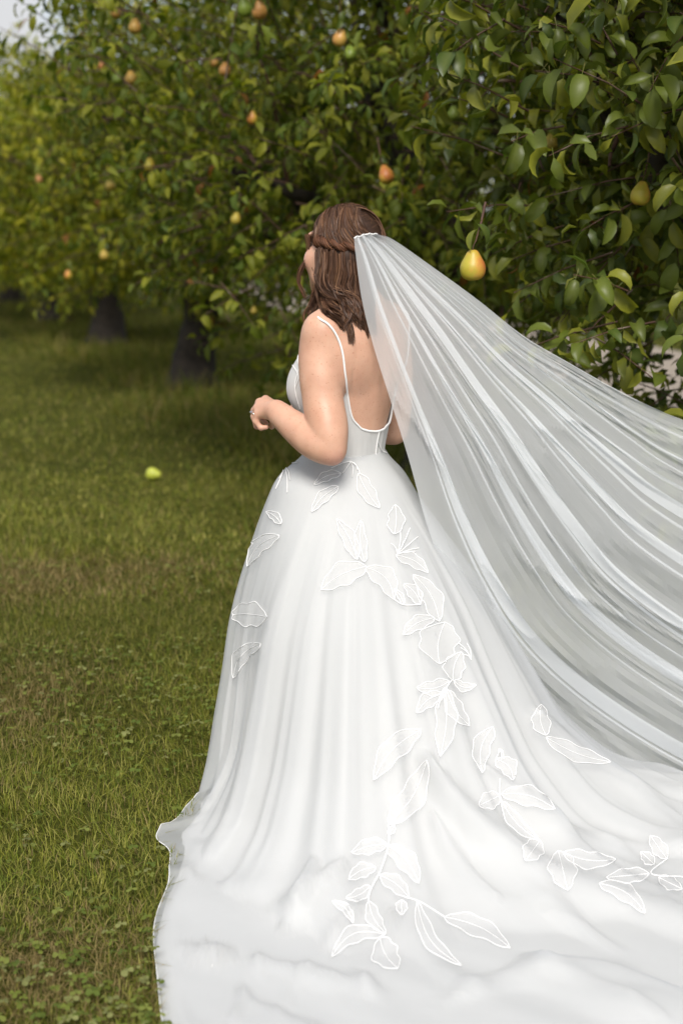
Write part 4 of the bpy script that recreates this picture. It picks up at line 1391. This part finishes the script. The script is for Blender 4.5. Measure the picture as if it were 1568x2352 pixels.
# face framing tendrils
for pts, Y0, n in (([(300, 560), (325, 780), (270, 930), (180, 1060), (165, 1220), (225, 1370), (262, 1450)], 3.93, 26), ([(400, 1250), (380, 1400), (320, 1560), (255, 1670), (250, 1780), (275, 1850)], 3.92, 12),
                   ([(340, 560), (345, 760), (320, 900), (240, 1000), (190, 1110), (185, 1230)], 3.925, 18), ([(380, 1000), (420, 1150), (410, 1300), (330, 1420), (200, 1500)], 3.91, 3)):
    q = resample(np.array([Z3(*p) for p in pts], float), 24)
    cen = np.array([W(a_[0], a_[1], Y0) for a_ in q])
    s = np.linspace(0, 1, 24)
    ofs = r.normal(size=(n, 1, 3)) * .0032 * np.interp(s, [0, .5, 1], [1.3, .8, .5])[None, :, None]
    C = cen[None] + ofs + .0016 * np.sin(s[None, :, None] * 8 + r.uniform(0, 6, (n, 1, 3)))
    strands_mesh('hair_tendril', C, np.interp(s, [0, .8, 1], [.0009, .0008, .0003])[None], hair_cols(n, r, .5), tube=True)
# fly-away hairs
n = 60
st = nrm(r.normal(size=(n, 3)) * [.6, .6, .4] + [-.1, -.3, .8])
s = np.linspace(0, 1, 12)[None, :, None]
d = st[:, None] + s * nrm(r.normal(size=(n, 3)))[:, None] * .45
C = on_head(d, .002 + .010 * np.sin(np.pi * s))
strands_mesh('flyaway_hairs', C, np.full((1, 12), .00035), hair_cols(n, r, .6), tube=True)

# ------------------------------------------------------------------ veil
def veil():
    Ue = [(866, 540, 3.865), (902, 550, 3.875), (1000, 618, 3.92), (1100, 690, 3.95), (1200, 768, 3.98), (1300, 828, 4.01), (1390, 880, 4.04), (1480, 926, 4.07), (1568, 963, 4.10), (1720, 1015, 4.14), (1900, 1060, 4.18), (2100, 1100, 4.2)]
    Le = [(813, 549, 3.835), (816, 580, 3.790), (831, 690, 3.760), (858, 800, 3.745), (900, 935, 3.74), (942, 1070, 3.74), (985, 1220, 3.74), (1050, 1380, 3.76), (1150, 1540, 3.82), (1320, 1690, 3.92), (1560, 1830, 4.02), (1800, 1900, 4.1)]
    nv = 150
    Uw = np.array([W(*p) for p in Ue]); Lw0 = np.array([W(*p) for p in Le])
    for arr in (Uw, Lw0):                                   # the heading sits on the hair
        for i_ in range(3):
            d_ = Vector(arr[i_] - np.array(eye)).normalized()
            hit = HB.ray_cast(eye, d_)
            if hit[0] is not None and arr[i_][1] > hit[0].y - .030:
                arr[i_] = np.array(eye) + np.array(d_) * ((hit[0].y - .030) / d_.y)
    U = resample(Uw, nv); Lw = resample(Lw0, nv)
    v = np.linspace(0, 1, nv)[:, None]
    rr = np.random.default_rng(8)
    # pleats: the cloth runs forward, folds back over itself and runs forward again, with sharp creases
    knots = [0.0]; depth = [0.0]
    while knots[-1] < 1.0:
        narrow = rr.random() < .6
        f_ = rr.uniform(.035, .09) if narrow else rr.uniform(.09, .17)
        b_ = rr.uniform(.006, .016) if narrow else rr.uniform(.022, .05)
        knots += [knots[-1] + f_, knots[-1] + f_ - b_]
        depth += [rr.uniform(.003, .008), -rr.uniform(.003, .008)]
    knots = np.array(knots[:-1]); depth = np.array(depth[:-1])
    knots = knots / knots.max()
    K = len(knots)
    sub = 9
    tpos = np.linspace(0, K - 1, (K - 1) * sub + 1)
    i0 = np.minimum(tpos.astype(int), K - 2); fr = tpos - i0
    vv = np.linspace(0, 1, nv)
    wob = np.array([.030 * np.sin(vv * rr.uniform(2, 5) + rr.uniform(0, 6.3)) * sstep(.05, .6, vv) * rr.uniform(.3, 1) for _ in range(K)]).T
    wob[:, 1::2] = .6 * wob[:, :-1:2][:, :wob[:, 1::2].shape[1]] + .4 * wob[:, 1::2]
    kn = knots[None] + wob
    # back-runs are deep at the gathered heading and open out with the length
    gat = np.interp(vv, [0, .08, .3, 1], [2.6, 1.9, 1.0, .85])[:, None]
    for j in range(2, K, 2):
        kn[:, j] = kn[:, j - 1] - np.abs(knots[j - 1] - knots[j]) * gat[:, 0] * (1 + .35 * np.sin(vv * rr.uniform(3, 8) + rr.uniform(0, 6)))
    kn[:, 0] = 0; kn[:, -1] = 1
    kn = np.clip(kn, 0, 1)
    sfin = kn[:, i0] * (1 - fr) + kn[:, i0 + 1] * fr
    dp = depth[i0] * (1 - fr) + depth[i0 + 1] * fr
    bow = np.sin(np.pi * fr) * np.where(i0 % 2 == 0, 1, -.3) * .003
    sw = sfin + .05 * np.sin(np.pi * sfin) * v
    Ls = Lw[0][None] * (1 - v) + Lw[-1][None] * v
    Ls = .45 * Ls + .55 * Lw
    P = U[:, None] * (1 - sw[..., None]) + Ls[:, None] * sw[..., None] + (Lw - Ls)[:, None] * (sw ** 3)[..., None]
    width = np.linalg.norm(U - Lw, axis=1)[:, None]
    P[..., 1] += (dp + bow)[None] * (.25 + 1.1 * np.minimum(width, .9))
    # belly of the wind-filled cloth and fine crumples
    P[..., 1] -= .09 * np.sin(np.pi * sfin) * v ** 1.1
    uv = np.stack([sfin * 9 + 0 * v, v * 3.2 + 0 * sfin], -1)
    g2 = sstep(.1, .6, v)
    P[..., 1] += .014 * g2 * noise(uv, 1.6, 61, 2)
    P[..., 2] += .012 * g2 * noise(uv + 5, 1.7, 62, 3)
    cr = 1 - np.abs(noise(uv * [1.3, 1.6], 1.6, 63, 3)) * 2.4
    P[..., 1] -= .011 * g2 * np.maximum(cr, 0) ** 2
    cr = 1 - np.abs(noise(uv * [2.6, 1.1] + uv[..., ::-1] * [0, .9], 2.0, 64, 2)) * 3.0
    P[..., 1] -= .007 * g2 * np.maximum(cr, 0) ** 2
    hv_ = np.exp(-(v / .03) ** 2)
    P[..., 2] += hv_ * (.006 + .002 * np.sin(sfin * 23)) * np.sin(np.pi * np.clip(sfin, .04, .96)) ** .4
    P[..., 1] -= hv_ * .004 * np.sin(sfin * 21)
    return P
HB = BVHTree.FromPolygons([tuple(q_) for q_ in hv], [tuple(map(int, f_)) for f_ in hf])
VP = veil()
ve = obj('veil', mesh_quads('veil', VP.reshape(-1, 3), grid_faces(VP.shape[0], VP.shape[1]), False), M_VEIL, person, 'long sheer white tulle veil blown out to the right')
# gathered heading sewn to a comb
hd = VP[0]
C = resample(hd[np.linspace(0, len(hd) - 1, 30).astype(int)], 60)
V1, F1 = tubes(C[None], (.0018 + .0004 * np.sin(np.arange(60) * .9))[None], 8)
obj('comb', mesh_quads('comb', V1, F1), M_CORD, ve)

# ================================================================== GRASS
hem_ang, hem_rad = hp, hr_
def in_train(x, y, margin):
    p = np.arctan2(y - AX[1], x - AX[0]); q = np.hypot(x - AX[0], y - AX[1])
    return q < np.interp(p, hem_ang, hem_rad, period=2 * np.pi) - margin

def sample_lawn(n, y0, y1, power, seed, marg=.45):
    r_ = np.random.default_rng(seed)
    # density ~ Y^-power inside the view fan
    uu = r_.random(n)
    e = 2 - power
    Y_ = (y0 ** e + uu * (y1 ** e - y0 ** e)) ** (1 / e) if abs(e) > 1e-6 else y0 * (y1 / y0) ** uu
    X_ = (r_.random(n) * 2 - 1) * (.255 * Y_ + marg)
    return X_, Y_, r_

def row_dist(x, y):
    """signed distance from the tree row line (positive on the lawn side)"""
    a = np.array([.55, 8.7]); b = np.array([-4.5, 22.3]); d_ = nrm(b - a)
    return -((x - a[0]) * d_[1] - (y - a[1]) * d_[0])

DRY = [(G(150, 1330)[:2], .55, .20), (G(60, 1345)[:2], .4, .2), (G(330, 1310)[:2], .35, .12), (G(60, 1600)[:2], .25, .25), (G(110, 2240)[:2], .3, .12)]
def blades(name, X_, Y_, r_, hlo, hhi, wid, segs, lean, dry_amount, greens, label, fine=None):
    keep = ~in_train(X_, Y_, -.006)
    fx = G(400, 1925)
    keep &= np.hypot(X_ - fx[0] - .03, (Y_ - fx[1]) * .7) > .075
    onpath = np.abs(((X_ - PA[0]) * pn[0] + (Y_ - PA[1]) * pn[1]) - 1.3) < 1.35
    keep &= ~onpath
    X_, Y_ = X_[keep], Y_[keep]
    N = len(X_)
    P0 = np.stack([X_, Y_, gz(X_, Y_)], -1)
    dist = np.hypot(X_, Y_)
    hgt = r_.uniform(hlo, hhi, N) * (1 + .45 * noise(P0[:, :2], 3.0, 91, 2))
    an = r_.uniform(0, 6.28, N)
    # neighbouring blades lean together
    an = an * .8 + 3.0 * noise(P0[:, :2], 7.0, 92, 2)
    ld = np.stack([np.cos(an), np.sin(an), 0 * an], -1)
    ln = np.abs(r_.normal(size=N)) * lean + .15
    s = np.linspace(0, 1, segs + 1)[None, :, None]
    hz = hgt[:, None, None]; lk = ln[:, None, None]
    C = P0[:, None] + ld[:, None] * (hz * lk * s ** 1.6) + UP * (hz * s * (1 - .28 * np.minimum(lk, 1.6) * s))
    wv = wid * r_.uniform(.6, 1.3, N)
    yaw = an + np.pi / 2 + r_.normal(size=N) * .5
    sd_ = np.stack([np.cos(yaw), np.sin(yaw), 0 * yaw], -1)
    hw = (wv[:, None, None] * .5) * np.maximum(1 - s ** 1.6, .04)
    V = np.stack([C - sd_[:, None] * hw, C + sd_[:, None] * hw], 2)
    V = V.reshape(N, (segs + 1) * 2, 3)
    f = grid_faces(segs + 1, 2)
    F = (f[None] + (np.arange(N) * (segs + 1) * 2)[:, None, None]).reshape(-1, 4)
    c = np.array(greens)[r_.integers(0, len(greens), N)] * r_.uniform(.75, 1.25, (N, 1))
    patch = noise(P0[:, :2], 2.3, 93, 3)
    c = c * (1 + .28 * patch)[:, None]
    dry = np.zeros(N)
    for ctr_, rx_, ry_ in DRY:
        dry = np.maximum(dry, np.exp(-(((X_ - ctr_[0]) / rx_) ** 2 + ((Y_ - ctr_[1]) / (ry_ * 2.0)) ** 2)))
    isdry = r_.random(N) < dry_amount + .9 * dry
    c[isdry] = np.array([.26, .20, .085]) * r_.uniform(.6, 1.25, (isdry.sum(), 1))
    cc = np.repeat(c[:, None], (segs + 1) * 2, 1)
    return obj(name, mesh_quads(name, V.reshape(-1, 3), F, True, cc.reshape(-1, 3)), M_GRASS, None, label, 'grass', kind='stuff')

LG = [(.195, .200, .030), (.140, .165, .025), (.29, .27, .075), (.225, .22, .050), (.095, .125, .020)]
X_, Y_, r_ = sample_lawn(140000, 2.35, 9.0, 2.0, 101)
blades('lawn_grass', X_, Y_, r_, .028, .055, .0031, 2, .85, .07, LG, 'short mown green grass of the near lawn')
X_, Y_, r_ = sample_lawn(66000, 6.0, 34.0, 1.9, 102, .8)
m = row_dist(X_, Y_) > -1e9
blades('far_lawn_grass', X_[m], Y_[m], r_, .025, .058, .009, 2, .8, .07, LG, 'green grass of the lawn farther back')
# taller rough grass below the trees
X_, Y_, r_ = sample_lawn(60000, 7.2, 30.0, 1.6, 103, .8)
rd = row_dist(X_, Y_)
m = (rd < 1.0 + .7 * noise(np.stack([X_, Y_], -1), 1.3, 95, 2)) & (rd > -2.2)
TG = [(.085, .115, .018), (.12, .14, .022), (.17, .17, .034), (.21, .175, .045)]
blades('rough_grass', X_[m], Y_[m], r_, .08, .24, .010, 2, .8, .10, TG, 'tall rough grass and weeds under the pear trees')

# clover and small weeds among the near grass
def clover():
    r_ = np.random.default_rng(55)
    n = 6000
    X_, Y_, r_ = sample_lawn(n, 2.35, 6.5, 2.0, 56)
    P = np.stack([X_, Y_], -1)
    keep = (noise(P, 3.4, 57, 2) > -.05 + .5 * (r_.random(n) - .5)) & ~in_train(X_, Y_, .0)
    X_, Y_ = X_[keep], Y_[keep]
    n = len(X_)
    base = np.stack([X_, Y_, gz(X_, Y_) + r_.uniform(.025, .055, n)], -1)
    yaw = r_.uniform(0, 6.28, n)
    size = r_.uniform(.008, .017, n)
    tilt = r_.normal(size=(n, 3)) * .28; tilt[:, 2] = 1
    nn = nrm(tilt)
    Vs = []; cs = []
    col = np.array([[.15, .18, .034], [.185, .21, .05], [.12, .16, .032], [.22, .23, .085]])[r_.integers(0, 4, n)] * r_.uniform(.8, 1.2, (n, 1))
    Fs = []; o0 = 0
    for k in range(3):
        a = yaw + k * 2.0944
        d = np.stack([np.cos(a), np.sin(a), 0 * a], -1) + r_.normal(size=(n, 3)) * .1
        Vl, Fl, rw_ = leaf_geo(base, d, nn, size * r_.uniform(.85, 1.15, n), r_.uniform(.8, 1.0, n), np.full(n, .35), r_.uniform(.05, .45, n), 4, 0, np.array([.12, .72, 1.0, .50]))
        Vs.append(Vl.reshape(-1, 3)); Fs.append(Fl + o0); o0 += n * rw_ * 3
        cs.append(np.repeat(col[:, None], rw_ * 3, 1).reshape(-1, 3))
    obj('clover', mesh_quads('clover', np.vstack(Vs), np.vstack(Fs), True, np.vstack(cs)), M_GRASS, None, 'clover and small weeds scattered through the near lawn', 'clover', kind='stuff')
clover()
